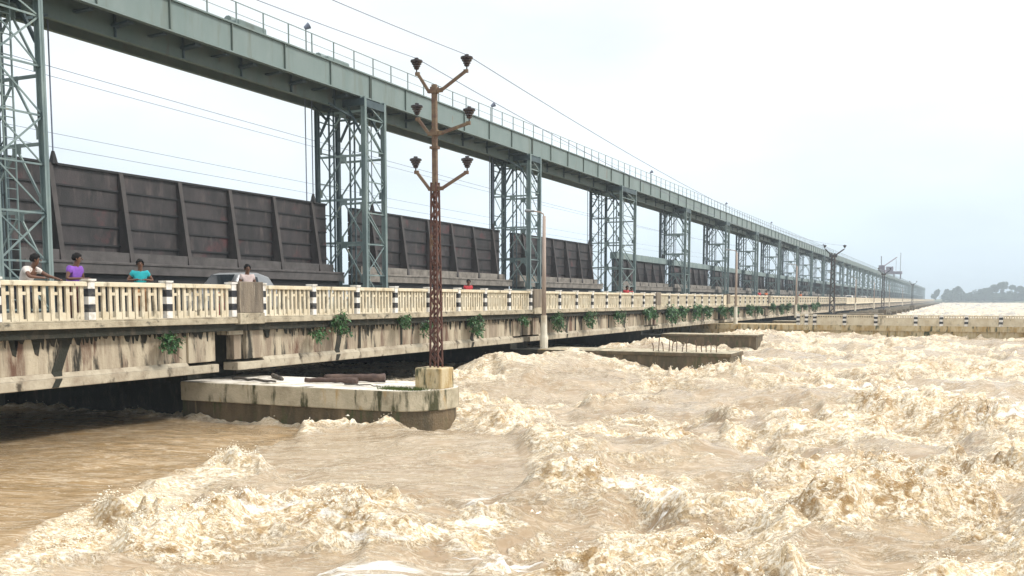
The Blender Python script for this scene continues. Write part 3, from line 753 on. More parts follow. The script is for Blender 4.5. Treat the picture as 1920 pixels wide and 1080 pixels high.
for y, lb in ((82.0, 'tall pale lamp pole standing at the start of the divide wall'), (118, 'thin pale lamp pole left of the small double armed pole'),
              (158, 'thin lamp pole just right of the small double armed pole'), (194, 'thin distant lamp pole, second right of the double armed pole'),
              (241, 'faint lamp pole, third right of the double armed pole'), (300, 'faint lamp pole, fourth right of the double armed pole'),
              (380, 'very faint lamp pole near the far end of the deck')):
    dup(lampA, (-17.0 if y > 100 else -16.75, y, -2.1), lb, GL)['category'] = 'street lamp'

# ------------------------------------------------------------------ wires
def catenary(p, q, sag, n=24):
    p = Vector(p); q = Vector(q)
    return [p.lerp(q, i/n)-Vector((0, 0, sag*4*(i/n)*(1-i/n))) for i in range(n+1)]
def wire(p, q, sag, rad, label):
    m = MB(); m.tube(catenary(p, q, sag), rad, 5, caps=False)
    return tag(m.build('power_line', 'wire'), label, 'power line', 'overhead wires')
ix = {'r1': (-10.92, 5.90), 'l1': (-12.32, 5.96)}
for k, (x, z) in ix.items():
    side = 'right' if k[0] == 'r' else 'left'
    wire((x, -8, z-.1), (x, 21.2, z), .35, 0.008, 'wire coming from the top left sky to the pole top %s insulator' % side)
    wire((x, 21.2, z), (-9.5 if k[0] == 'r' else -11.3, 95.9, 5.1), 1.1, 0.010, 'wire running from the pole top %s insulator into the distance' % side)
for x, z, lb in ((-45, 13.3, 'thin wire in the left sky, upper one through the first gap'), (-52, 14.8, 'thin wire in the left sky close under the girder'),
                 (-60, 12.6, 'faint wire low in the left sky above the largest gate'), (-60, 11.6, 'faintest wire just above the largest gate')):
    wire((x, 10, z), (x, 260, z-.5), 1.6 if x > -55 else .8, 0.02, lb)

# ------------------------------------------------------------------ plants hanging from the deck edge
def leaf_clump(name, c, size, n, seed, droop=0.6, lsz=0.075):
    rnd = random.Random(seed); r = empty(name, c)
    t = MB(); lf = MB()
    for b in range(max(5, n//26)):
        y = rnd.uniform(-1, 1)*size[1]*.55; p0 = Vector((-0.05, y*0.5, size[2]*0.35))
        p1 = Vector((rnd.uniform(.02, 1)*size[0], y, rnd.uniform(-.2, .7)*size[2]))
        p2 = p1+Vector((rnd.uniform(0, .12), rnd.uniform(-.15, .15), -droop*size[2]*rnd.uniform(.2, 1)))
        t.tube([p0, p1, p2], [0.012, .009, .005], 5)
        for k in range(26):
            u = rnd.random(); p = p0.lerp(p1, u*2) if u < .5 else p1.lerp(p2, u*2-1)
            p = p+Vector((rnd.gauss(0, .06), rnd.gauss(0, .075), rnd.gauss(0, .06)))
            a = Vector((rnd.gauss(0, 1)+.3, rnd.gauss(0, 1), rnd.gauss(0, .7)-.4)).normalized(); w = a.cross(Vector((rnd.gauss(0, .4), rnd.gauss(0, .4), 1))).normalized()
            L_ = lsz*rnd.uniform(.7, 1.6); nn = len(lf.v); dz = Vector((0, 0, -.25*L_))
            lf.v += [tuple(p), tuple(p+a*L_*.5+w*L_*.3), tuple(p+a*L_+dz), tuple(p+a*L_*.5-w*L_*.3)]; lf.f.append((nn, nn+1, nn+2, nn+3)); lf.m.append(0)
    t.build('stems', 'twig', r); lf.build('leaves', 'leaf', r)
    return r
GP = 'plants sprouting from the deck side'
plants = [(18.3, -1.15, .28, .42, 260, 'small bush growing from the girder face at the left, below the kerb'),
          (25.6, -.80, .30, .55, 420, 'largest leafy bush hanging under the kerb right of the pilaster'),
          (24.5, -1.1, .22, .30, 130, 'small sprig just below and left of the largest bush'),
          (29.6, -.78, .22, .42, 240, 'thin leafy trailing plant under the kerb left of the rusty pole'),
          (31.3, -1.15, .25, .42, 220, 'drooping plant on the girder face just left of the rusty pole'),
          (35.3, -1.05, .28, .55, 360, 'leafy plant hanging just right of the rusty pole'),
          (40.2, -.92, .2, .35, 140, 'dark leafy plant hanging just left of the nearest lamp pole'),
          (44.2, -1.0, .3, .65, 420, 'bushy plant hanging just right of the nearest lamp pole'),
          (48.8, -1.0, .3, .6, 300, 'second hanging plant right of the nearest lamp pole'),
          (53.8, -1.05, .3, .6, 320, 'third hanging plant right of the nearest lamp pole')]
for k, (y, z, sx, sz, n, lb) in enumerate(plants):
    q_ = 1.0 if k < 5 else 1.2
    o = leaf_clump('hanging_plant', (XP-.1, y, z-.08*(q_ > 1)), (sx+.05, sz*1.25*q_, sz*q_), int(n*q_*1.3), k+3, lsz=.085*q_); tag(o, lb, 'plant', GP)
rnd = random.Random(9); k = 0; y = 60.0
creep_names = ['fourth', 'fifth', 'sixth', 'seventh', 'eighth', 'ninth', 'tenth', 'eleventh', 'twelfth', 'thirteenth', 'fourteenth', 'fifteenth', 'sixteenth', 'seventeenth', 'eighteenth', 'nineteenth', 'twentieth']
while y < 150 and k < len(creep_names):
    o = leaf_clump('hanging_plant', (XP-.05, y, -.95+rnd.uniform(-.1, .1)), (.38, rnd.uniform(1.3, 2.1), rnd.uniform(.65, .95)), 480, 50+k, lsz=.17)
    tag(o, '%s hanging plant right of the nearest lamp pole, in the row of creepers' % creep_names[k], 'plant', GP)
    y += rnd.uniform(3.0, 5.5) if y < 84 else rnd.uniform(4.5, 8); k += 1
# grass tuft by the pedestal
gb = MB(); rnd = random.Random(5)
for _ in range(900):
    a_ = rnd.random(); px = -12.9+1.1*a_+rnd.gauss(0, .1); py = 20.45-.12*math.sin(a_*3)+rnd.gauss(0, .08); h_ = rnd.uniform(.04, .13)
    d = Vector((rnd.gauss(0, .4), rnd.gauss(0, .4)-.2, 1)).normalized()*h_; n0 = len(gb.v)
    gb.v += [(px-.008, py, -2.22), (px+.008, py, -2.22), (px+d.x, py+d.y, -2.22+d.z)]; gb.f.append((n0, n0+1, n0+2)); gb.m.append(0)
tag(gb.build('moss_grass', 'grass'), 'tuft of green grass and moss at the foot of the pole pedestal', 'grass', kind='stuff')

# ------------------------------------------------------------------ logs and debris on the pier
def log(name, p, q, r0, r1, seed, matn, label, cat):
    rnd = random.Random(seed); m = MB(); p = Vector(p); q = Vector(q); pts = []; rs = []
    for i in range(11):
        u = i/10; pts.append(p.lerp(q, u)+Vector((rnd.gauss(0, .012), rnd.gauss(0, .015), rnd.gauss(0, .008)))); rs.append((r0+(r1-r0)*u)*rnd.uniform(.86, 1.1))
    m.tube(pts, rs, 10)
    return tag(m.build(name, matn, smooth=True), label, cat)
log('log', (-15.5, 21.55, -2.11), (-13.9, 22.05, -2.10), .085, .12, 1, 'log', 'thick dark wet log lying across the pier top', 'log')
log('log', (-15.75, 21.0, -2.14), (-14.3, 21.35, -2.13), .06, .085, 2, 'log', 'shorter dark log in front of the thick log on the pier', 'log')
log('branch', (-18.2, 21.0, -2.17), (-16.4, 20.6, -2.17), .04, .03, 3, 'driftwood', 'thin dark branch on the left part of the pier top', 'branch')
log('branch', (-17.6, 22.0, -2.15), (-16.7, 21.3, -2.17), .07, .05, 4, 'driftwood', 'stubby dark branch beside the thin branch near the deck', 'branch')
log('branch', (-14.3, 20.8, -2.185), (-13.2, 20.75, -2.19), .02, .012, 5, 'driftwood', 'slender twig lying right of the logs on the pier', 'branch')

# ------------------------------------------------------------------ car and other vehicles
def make_car(L_=3.7, Wd=1.6, Hh=1.5, paint='car_paint'):
    r = empty('car', (0, 0, 0))
    hw = Wd/2
    prof = [(-L_/2, .35), (-L_/2, .85), (-L_/2+.75, .95), (-L_/2+1.25, Hh-.06), (-L_/2+1.6, Hh), (L_/2-.9, Hh), (L_/2-.35, Hh-.12), (L_/2-.05, .95), (L_/2, .4)]
    b = MB(); n = len(prof)
    for sx, ins in ((-1, 0), (1, 0)):
        b.v += [(sx*(hw-(.17 if z > 1.0 else 0)), y, z) for y, z in prof]
    b.f.append(tuple(range(n))); b.m.append(0); b.f.append(tuple(range(2*n-1, n-1, -1))); b.m.append(0)
    for i in range(n):
        j = (i+1) % n; b.f.append((j, i, n+i, n+j)); b.m.append(0)
    b.build('body', paint, r, bevel=.05)
    for sx in (-1, 1):
        w = MB(); x = sx*(hw-.075)
        xt = sx*(hw-.165)
        for (a0, a1, b0, b1) in ((-L_/2+.95, -L_/2+1.75, -L_/2+1.35, -L_/2+1.75), (-L_/2+1.85, L_/2-.45, -L_/2+1.85, L_/2-.75)):
            w.quad((x+.01*sx, a0, 1.0), (x+.01*sx, a1, 1.0), (xt+.012*sx, b1, Hh-.14), (xt+.012*sx, b0, Hh-.14))
        w.build('side_window', 'glass', r)
        for yy in (-L_/2+.7, L_/2-.7):
            t = MB(); t.tube([(sx*(hw-.16), yy, .3), (sx*(hw+.02), yy, .3)], .3, 18); t.build('wheel', 'tyre', r)
        h = MB(); h.box(sx*(hw-.4)-.14, sx*(hw-.4)+.14, -L_/2-.03, -L_/2+.05, .62, .76); h.build('headlight', 'lamp', r)
    w = MB(); w.quad((-hw+.2, -L_/2+.80, 1.02), (hw-.2, -L_/2+.80, 1.02), (hw-.25, -L_/2+1.2, Hh-.10), (-hw+.25, -L_/2+1.2, Hh-.10)); w.v = [(x, y-.06, z+.03) for x, y, z in w.v]
    w.build('windscreen', 'glass', r)
    return r
car = make_car(3.1, 1.5, 1.56); car.location = (-21.9, 25.35, -.66); tag(car, 'silver car on the deck behind the weathered pilaster', 'car')
def truck(y, x, label, col='truck_red'):
    r = empty('truck', (x, y, -.66), label, 'truck', 'vehicles far along the deck')
    m = MB(); m.box(-.9, .9, -1.6, -.6, .45, 1.9); m.build('cab', col, r, bevel=.08)
    m = MB(); m.box(-.95, .95, -.5, 2.2, .6, 1.45); m.build('cargo_bed', col, r, bevel=.03)
    m = MB(); m.box(-.75, .75, -1.63, -1.59, 1.1, 1.7); m.build('windscreen', 'glass', r)
    for sx in (-1, 1):
        for yy in (-1.1, 1.4): t = MB(); t.tube([(sx*.7, yy, .35), (sx*.93, yy, .35)], .35, 14); t.build('wheel', 'tyre', r)
c2 = dup(car, (-20, 214, -.66), 'small white car far along the deck, right of the double armed pole', 'vehicles far along the deck')
c3 = dup(car, (-21, 262, -.66), 'pale car farther along the deck than the small white car', 'vehicles far along the deck')
for o in (c2, c3):
    for ch in o.children:
        if ch.name.startswith('body'):
            ch.data = ch.data.copy(); ch.data.materials[0] = M['white']

# ------------------------------------------------------------------ people
def skinned(name, verts, edges, rads, matn, parent, sub=2, root=0):
    me = bpy.data.meshes.new(name); me.from_pydata([tuple(v) for v in verts], edges, []); me.update()
    o = bpy.data.objects.new(name, me); C.objects.link(o)
    sk = o.modifiers.new('skin', 'SKIN'); sk.use_smooth_shade = True
    if not me.skin_vertices: 
        pass
    lay = me.skin_vertices[0].data
    for i, rr in enumerate(rads):
        a = rr if isinstance(rr, tuple) else (rr, rr)
        lay[i].radius = a; lay[i].use_root = (i == root)
    ss = o.modifiers.new('sub', 'SUBSURF'); ss.levels = sub; ss.render_levels = sub
    me.materials.append(M[matn]); o.parent = parent
    return o
def ensure_skin(me):
    pass
def person(loc, rz, label, lean=0.0, arms=None, shirt='shirt_white', trousers='trouser_dark', head_turn=(0, 0), H=1.62, hands=True, scarf=None, hairlong=False):
    """local frame: faces -Y... x = right hand side is -x; z up; loc = feet"""
    s = H/1.62
    r = empty('person', loc, label, 'person', rz=rz)
    sl, cl = math.sin(lean), math.cos(lean)
    def T(y, z, x=0):     # torso point bent forward about the hips
        zz = z-.86
        return Vector((x, -(zz*sl)+y*cl, .86+zz*cl+y*sl))*s
    pel = Vector((0, 0, .88))*s; chest = T(0, 1.20); neck = T(0.0, 1.36); 
    hd = neck+Vector((head_turn[0]*.05, -.03-.10*sl, .15))*s
    sh = [T(0, 1.30, -.17), T(0, 1.30, .17)]
    V = []; E_ = []; Rr = []
    def add(p, rad, par=None):
        V.append(p); Rr.append(rad if isinstance(rad, tuple) else rad)
        if par is not None: E_.append((par, len(V)-1))
        return len(V)-1
    sc = lambda *a: tuple(v*s for v in a)
    a0 = add(pel, sc(.13, .095)); a1 = add(T(0, 1.05), sc(.12, .09), a0); a2 = add(chest, sc(.145, .10), a1); a3 = add(neck, sc(.055, .055), a2)
    a4 = add(hd+Vector((0, 0, -.06))*s, sc(.062, .07), a3); a5 = add(hd+Vector((0, -.005, .02))*s, sc(.078, .092), a4); a6 = add(hd+Vector((0, .005, .085))*s, sc(.05, .06), a5)
    hip = []
    for k, sx in enumerate((-1, 1)):
        h0 = add(Vector((sx*.09, 0, .82))*s, sc(.085, .085), a0); kn = add(Vector((sx*.105, -.02, .46))*s, sc(.058, .06), h0)
        an = add(Vector((sx*.11, .02, .09))*s, sc(.036, .04), kn); ft = add(Vector((sx*.12, -.13, .035))*s, sc(.04, .03), an)
        hip.append((h0, kn, an))
    A = arms or [(Vector((-.24, -.06, 1.06)), Vector((-.2, -.2, .9))), (Vector((.24, -.06, 1.06)), Vector((.2, -.2, .9)))]
    arm_pts = []
    for k in range(2):
        s0 = add(sh[k], sc(.058, .058), a2); el = add(Vector(A[k][0])*s, sc(.040, .040), s0); wr = add(Vector(A[k][1])*s, sc(.026, .022), el)
        dirn = (Vector(A[k][1])-Vector(A[k][0])).normalized()
        pm = add(V[wr]+dirn*.06*s, sc(.034, .018), wr)
        arm_pts.append((V[s0], V[el], V[wr], dirn, V[pm]))
    body = skinned('body', V, E_, Rr, 'skin', r, 2)
    # fingers
    if hands:
        for k, (s0, el, wr, d, pm) in enumerate(arm_pts):
            side = d.cross(Vector((0, 0, 1)));  side = side.normalized() if side.length > .1 else Vector((1, 0, 0)); up = side.cross(d).normalized()
            f = MB()
            for j, (o_, ln_) in enumerate(((-.027, .062), (-.009, .075), (.009, .07), (.027, .055))):
                p0 = pm+side*o_*s+d*.01; p1 = p0+d*ln_*.5*s-up*.006; p2 = p1+d*ln_*.4*s-up*.022; f.tube([p0, p1, p2], [.0095, .009, .007], 6); f.build('finger', 'skin', r, smooth=True); f = MB()
            sg = 1 if k else -1
            p0 = pm-d*.035+side*sg*.03; f.tube([p0, p0+side*sg*.025+d*.02, p0+side*sg*.03+d*.05], [.011, .010, .008], 6)
            f.build('thumb', 'skin', r, smooth=True)
    # shirt: torso and sleeves a little fuller than the body
    SV = [T(0, .86), T(0, 1.04), T(0, 1.20), T(0, 1.315), sh[0], Vector(A[0][0])*s*.55+sh[0]*.45, sh[1], Vector(A[1][0])*s*.55+sh[1]*.45]
    SR = [sc(.158, .125), sc(.15, .12), sc(.172, .128), sc(.085, .075), sc(.082, .082), sc(.068, .068), sc(.082, .082), sc(.068, .068)]
    skinned('shirt', SV, [(0, 1), (1, 2), (2, 3), (2, 4), (4, 5), (2, 6), (6, 7)], SR, shirt, r, 2)
    TV = [Vector((0, 0, .90))*s]+[v for k in range(2) for v in (V[hip[k][0]], V[hip[k][1]], V[hip[k][2]])]
    TR = [sc(.148, .118)]+[sc(*q) for _ in range(2) for q in ((.105, .108), (.078, .08), (.062, .065))]
    skinned('trousers', TV, [(0, 1), (1, 2), (2, 3), (0, 4), (4, 5), (5, 6)], TR, trousers, r, 2)
    # head details: hair cap, nose, ears, eyes, mouth ; head faces -Y turned by head_turn[1]
    hq = Matrix.Rotation(head_turn[1], 4, 'Z')
    def HP(v): return hd+(hq @ Vector(v))*s
    h = MB(); n0 = len(h.v); seg, rg = 18, 9
    for i in range(rg):
        ph = math.pi*.70*i/(rg-1)
        for j in range(seg):
            an = 2*math.pi*j/seg; fr = max(0, -math.sin(an)); lim = ph*(1-.50*fr)
            rr = 1+.06*math.sin(j*5.3+i*2.1)
            h.v.append(tuple(HP((.086*math.sin(lim)*math.cos(an)*rr, .010+.100*math.sin(lim)*math.sin(an)*rr, .030+.100*math.cos(lim)*rr))))
    for i in range(rg-1):
        for j in range(seg): a = n0+i*seg+j; b = n0+i*seg+(j+1) % seg; h.f.append((a, b, b+seg, a+seg)); h.m.append(0)
    ho = h.build('scarf' if scarf else 'hair', scarf or 'hair', r, smooth=True)
    so_ = ho.modifiers.new('s', 'SOLIDIFY'); so_.thickness = .012
    MB().tube([HP((0, -.085, .02)), HP((0, -.108, -.015)), HP((0, -.09, -.028))], [.009, .015, .010], 8).build('nose', 'skin', r, smooth=True)
    for sx in (-1, 1):
        MB().tube([HP((sx*.078, .0, .015)), HP((sx*.09, .008, .0)), HP((sx*.078, .0, -.03))], [.010, .014, .009], 6).build('ear', 'skin', r, smooth=True)
        MB().tube([HP((sx*.045, -.086, .018)), HP((sx*.02, -.092, .018))], .008, 6).build('eye', 'hair', r)
    MB().tube([HP((-.025, -.088, -.055)), HP((.025, -.088, -.055))], .005, 6).build('mouth', 'trouser_maroon', r)
    if scarf:
        sv = MB(); sv.tube([HP((0, 0, -.13)), HP((0, -.03, -.07)), HP((0, -.045, -.025))], [.085, .082, .075], 14); sv.build('face_mask', scarf, r, smooth=True)
    return r
DZ = -.61
# man in white, leaning with forearms on the rail (faces +X, turned to his left)
person((-18.55, 14.75, DZ), R(90+12), 'man in a white shirt leaning both forearms on the parapet at the left', lean=.55,
       arms=[(Vector((-.30, -.42, 1.08)), Vector((-.14, -.60, 1.06))), (Vector((.24, -.45, 1.10)), Vector((.24, -.66, 1.05)))],
       shirt='shirt_white', trousers='trouser_dark', head_turn=(0, R(35)), H=1.66)
person((-18.45, 15.95, DZ), R(90+10), 'man in a purple shirt looking down over the parapet beside the man in white', lean=.25,
       arms=[(Vector((-.26, -.10, 1.05)), Vector((-.14, -.34, 1.06))), (Vector((.26, -.10, 1.05)), Vector((.12, -.34, 1.06)))],
       shirt='shirt_purple', trousers='trouser_maroon', head_turn=(0, R(30)), H=1.67)
person((-18.55, 18.1, DZ), R(90-35), 'person in a bright teal shirt standing alone behind the parapet', lean=.1,
       arms=[(Vector((-.30, -.05, 1.10)), Vector((-.12, -.20, 1.12))), (Vector((.30, -.05, 1.10)), Vector((.12, -.20, 1.12)))],
       shirt='shirt_teal', trousers='trouser_tan', head_turn=(0, 0), H=1.60)
person((-18.7, 13.55, DZ), R(90), 'person in white cut off by the left edge of the photo', lean=.35,
       shirt='shirt_white', trousers='trouser_blue', H=1.50)
person((-18.75, 22.35, DZ), R(90-30), 'dark haired person in a pale top between the silver car and the pilaster', lean=.1, shirt='scarf_pale', trousers='trouser_dark', H=1.62)
person((-18.5, 21.0, DZ), R(90-30), 'child in orange clothes seen through the balusters left of the pilaster', lean=.25, shirt='cloth_orange', trousers='cloth_red', H=.98, hands=False)
person((-18.6, 36.1, DZ), R(90-40), 'person in red behind the parapet right of the rusty pole', lean=.15, shirt='cloth_red', trousers='trouser_dark', H=1.45, hands=False)
person((-18.6, 57.3, DZ), R(60), 'left one of two people in red leaning together over the parapet', lean=.45, shirt='cloth_red', H=1.50, hands=False)
person((-18.6, 58.3, DZ), R(60), 'right one of two people in red leaning together over the parapet', lean=.35, shirt='cloth_red', H=1.42, hands=False)
person((-18.6, 103, DZ), R(60), 'person in red far along the deck, left of the double armed pole', shirt='cloth_red', H=1.6, hands=False)
person((-18.6, 107, DZ), R(60), 'person in orange beside the far person in red', shirt='cloth_orange', H=1.6, hands=False)
person((-18.6, 133, DZ), R(60), 'tiny person in orange near the small double armed pole', shirt='cloth_orange', H=1.6, hands=False)

# ------------------------------------------------------------------ far bank and trees
bk = MB(); rnd = random.Random(2)
pts = []
nx = 60
for i in range(nx+1):
    x = -900+2700*i/nx; y0 = 1120+20*math.sin(i*.7)+ (0 if x > -60 else -20)
    bk.v += [(x, y0, -3.6), (x, y0+12, -1.6+.6*math.sin(i*1.3)), (x, y0+300, 0.5), (x, 1900, 1.0)]
for i in range(nx):
    for j in range(3): a = i*4+j; bk.f.append((a, a+4, a+5, a+1)); bk.m.append(0)
o = bk.build('river_bank', 'bank'); o['kind'] = 'structure'
def crown(m, c, rx, rz, n, seed, lf=.8):
    rnd = random.Random(seed); lob = [(rnd.gauss(0, .5), rnd.gauss(0, .5), rnd.gauss(0, .4), rnd.uniform(.35, .6)) for _ in range(9)]
    for _ in range(n):
        a = lob[rnd.randrange(9)]; d = Vector((rnd.gauss(0, 1), rnd.gauss(0, 1), rnd.gauss(0, 1))).normalized()*a[3]*rnd.uniform(.6, 1.05)
        p = Vector(c)+Vector(((a[0]+d.x)*rx, (a[1]+d.y)*rx, (a[2]+d.z)*rz))
        u = Vector((rnd.gauss(0, 1), rnd.gauss(0, 1), rnd.gauss(0, 1))).normalized(); v = u.cross(Vector((rnd.gauss(0, 1), rnd.gauss(0, 1), .3))).normalized(); L_ = lf*rnd.uniform(.6, 1.3)
        m.quad(p, p+u*L_, p+(u+v)*L_, p+v*L_)
trees = [(-18, 10, 3.2, 'small round tree nearest to the end of the barrage'), (-7, 10.8, 3.6, 'second small tree from the end of the barrage'),
         (2.6, 11.8, 5.0, 'third tree from the barrage end, merging with the wood'), (30.5, 14.0, 6.5, 'broad tree left of the tall spreading tree'),
         (46, 18.5, 7.2, 'tallest tree with a wide spreading crown on the far bank'), (66.5, 14.8, 7.0, 'broad tree at the right edge of the far bank')]
for k, (x, top, rx, lb) in enumerate(trees):
    r = empty('tree', (x, 1150, -.5), lb+(''), 'tree', 'trees on the far bank')
    base = 3.5 if k < 2 else top*.45
    t = MB(); t.tube([(0, 0, 0), (.2, 0, base), (.1, 0, top*.8)], [.55, .4, .15], 8); t.bar((0, 0, base), (rx*.5, 0, top*.75), .3); t.bar((0, 0, base), (-rx*.5, .3, top*.72), .3); t.build('trunk', 'bark', r)
    cr_ = MB(); hz = (top-base)*.55 if k != 4 else (top-base)*.44; crown(cr_, (0, 0, top+.2-hz), rx*.85, hz*.95, 2600, k+20, .9); cr_.build('crown', 'far_leaf', r)
wd = MB()
rnd = random.Random(31)
for k in range(115):
    x = -8+k*1.9+rnd.uniform(-1, 1) if k < 70 else 122+(k-70)*14
    y = 1150+rnd.uniform(-10, 25); hz = rnd.uniform(3.6, 5.6)*(1 if x < 130 else 1.6)
    crown(wd, (x, y, hz*.7), rnd.uniform(3, 5.5)*(1 if x < 130 else 2), hz, 300, 200+k, 1.1)
tag(wd.build('wood', 'far_leaf'), 'hazy belt of trees and bushes along the far bank at right', 'wood', kind='stuff')

# ------------------------------------------------------------------ water
def make_noise(seed):
    rs = np.random.RandomState(seed); perm = rs.permutation(512).astype(np.int64); perm = np.concatenate([perm, perm])
    ga = rs.rand(512)*2*np.pi; gx, gy = np.cos(ga), np.sin(ga)
    def f(x, y):
        xi = np.floor(x).astype(np.int64); yi = np.floor(y).astype(np.int64); xf = x-xi; yf = y-yi
        u = xf**3*(xf*(xf*6-15)+10); v = yf**3*(yf*(yf*6-15)+10)
        def gr_(ix, iy, dx, dy):
            h = perm[(perm[ix & 511]+iy) & 511]; return gx[h]*dx+gy[h]*dy
        a = gr_(xi, yi, xf, yf); b = gr_(xi+1, yi, xf-1, yf); c = gr_(xi, yi+1, xf, yf-1); d = gr_(xi+1, yi+1, xf-1, yf-1)
        return (a+(b-a)*u)*(1-v)+(c+(d-c)*u)*v*1.0
    return f
N1, N2, N3 = make_noise(1), make_noise(2), make_noise(3)
def fbm(N, x, y, oct, lac=2.03, gain=.5):
    s = 0; a = 1; 
    for _ in range(oct): s = s+a*N(x, y); x, y = x*lac+17.3, y*lac-9.1; a *= gain
    return s
def ridged(N, x, y, oct, gain=.55):
    s = 0; a = 1; w = 1; t = 0
    for _ in range(oct):
        r = 1-np.abs(N(x, y))*2.0; r = np.clip(r, 0, 1)**2
        s = s+a*r*w; t += a; w = np.clip(r*1.6, .15, 1); x, y = x*2.07+5.1, y*2.07+8.7; a *= gain
    return s/t
def billow(N, x, y, oct, gain=.5):
    s = 0; a = 1; t = 0
    for _ in range(oct):
        s = s+a*np.clip(np.abs(N(x, y))*2.2, 0, 1); t += a; x, y = x*2.07+5.1, y*2.07+8.7; a *= gain
    return s/t
def sstep(a, b, x):
    t = np.clip((x-a)/(b-a), 0, 1); return t*t*(3-2*t)
def gauss(X, Y, cx, cy, sx, sy, ang=0):
    c, s_ = math.cos(ang), math.sin(ang); dx, dy = X-cx, Y-cy; u = dx*c+dy*s_; v = -dx*s_+dy*c
    return np.exp(-(u/sx)**2-(v/sy)**2)
# polar sheet about the viewpoint: finer where it is close
rs_ = [5.6]
while rs_[-1] < 2400:
    r = rs_[-1]; rs_.append(r+max(.028, min(r*r/3600, r*.0065) if r < 160 else r*.02))
rr = np.array(rs_); na = 1350
an = np.linspace(R(-46), R(52), na)+math.pi/2+TH-R(3)
RR, AA = np.meshgrid(rr, an, indexing='ij')
X = RR*np.cos(AA); Y = RR*np.sin(AA)
ux, uy = X*.909+Y*.417, -X*.417+Y*.909
# --- masks
def poly_sd(P, X, Y):
    """signed distance to a closed polygon (negative inside)"""
    d = np.full(X.shape, 1e9); ins = np.zeros(X.shape, bool); n = len(P)
    for i in range(n):
        x0, y0 = P[i]; x1, y1 = P[(i+1) % n]; ex, ey = x1-x0, y1-y0
        wx, wy = X-x0, Y-y0; t = np.clip((wx*ex+wy*ey)/(ex*ex+ey*ey), 0, 1)
        d = np.minimum(d, (wx-t*ex)**2+(wy-t*ey)**2)
        c = ((y0 > Y) != (y1 > Y)) & (X < ex*(Y-y0)/(ey if abs(ey) > 1e-9 else 1e-9)+x0); ins ^= c
    d = np.sqrt(d); return np.where(ins, -d, d)
near = (RR < 60)
wob = fbm(N2, X*.9, Y*.9, 3)*.35
left_poly = [(-60, -10), (-9.6, -10), (-9.9, 5.5), (-10.6, 7.6), (-11.5, 9.3), (-12.3, 11.2), (-12.9, 13.0), (-12.9, 14.2), (-13.2, 15.6), (-13.9, 18.2), (-14.6, 19.9), (-26, 20), (-60, 20)]
plat_poly = [(-12.9, 14.7), (-13.5, 16.5), (-13.9, 18.6), (-13.2, 19.7), (-10.4, 20.0), (-8.2, 18.6), (-6.9, 16.6), (-5.9, 14.6), (-6.2, 12.6), (-7.3, 12.6), (-9.2, 13.4), (-11.3, 14.3)]
p2_poly = [(-10, 33.5), (-8, 36.5), (-4.6, 35.5), (-3.0, 30), (-3.2, 26.5), (-6.4, 25), (-8.5, 28)]
b1_poly = [(-16.6, 36.5), (-14.5, 39.3), (-11.4, 38.3), (-9.9, 33.5), (-9.3, 29.0), (-11.5, 26.5), (-14.5, 30)]
sdl = poly_sd(left_poly, X, Y)+wob*.5; sdp = poly_sd(plat_poly, X, Y)+wob*.5
sd2 = poly_sd(p2_poly, X, Y)+wob; sdb = poly_sd(b1_poly, X, Y)+wob
m_left = 1-sstep(-.25, .12, sdl); m_plat = 1-sstep(-.45, .15, sdp); m_2 = 1-sstep(-1.2, .6, sd2); m_b1 = 1-sstep(-1.0, .6, sdb)
slick = np.maximum.reduce([m_left, m_plat*.97, m_2*.8, m_b1*.85])
# smaller calm lenses, elongated along the flow (x)
lens = sstep(-.06, .22, fbm(N3, ux*.15+3, uy*.33, 3)+.16*fbm(N1, X*.9, Y*.9, 3))
def spots(L_, base):
    """soft patches, each longer across the view than deep; (x, y, length, depth, weight)"""
    t = np.zeros(X.shape)
    for (x, y, l, d, w) in L_: t = np.maximum(t, w*gauss(X, Y, x, y, l, d, TH))
    return t
wob2 = 1+.9*fbm(N2, ux*.9+5, uy*1.5, 3)
calm_sp = np.clip(spots([(-5.66, 18.4, 1.7, .9, 1), (-2.98, 17.0, 1.0, .55, .9), (-.9, 12.2, 1.6, .7, 1), (-5.58, 29.2, 2.8, 2.2, 1), (.9, 17.25, 1.2, .7, .8), (-4.86, 11.3, 1.1, .45, .8), (-8.8, 25.2, 2.6, 1.0, .9), (-.3, 22.65, 2.2, .9, .8)], 0)*wob2*1.5-.25, 0, 1)
foam_sp = np.clip(spots([(-3.8, 13.0, .75, .40, 1), (-1.6, 14.2, .8, .45, 1), (-.5, 15.5, 1.3, .7, 1), (-.14, 19.0, 1.9, 1.1, 1), (-2.46, 17.4, .55, .7, .9), (-3.3, 11.56, 1.0, .4, .7), (-5.3, 14.4, .9, .6, .8), (-9.6, 21.0, 1.8, .5, .9),
   (-6.9, 21.7, 1.8, .6, .9), (-3.93, 20.7, 1.3, .6, .8), (-1.4, 30, 2.5, 1.0, .9), (.97, 26.4, 2.4, 1.0, .9), (-2.2, 13.6, .7, .4, .7), (.7, 13.7, .8, .5, .8), (-2.35, 10.6, .9, .4, .8), (-9.2, 38.5, 2.2, 1.2, .9), (-9.2, 33.4, 2.6, 1.2, .8),
   (-8.06, 11.05, 1.8, 1.3, .8), (-9.64, 9.6, 1.6, 1.3, .8), (1.4, 47, 5, 2, .6), (-3.75, 10.2, .9, .4, .6)], 0)*wob2*1.35-.12, 0, 1)
clump0 = foam_sp
slick = np.maximum(slick, calm_sp)
slick = np.maximum(slick, lens*.95*(1-clump0))
under = 1-sstep(-18.6, -17.2, X)
calm_far = sstep(60, 400, RR)
amp = (1-slick)*(1-.55*under)
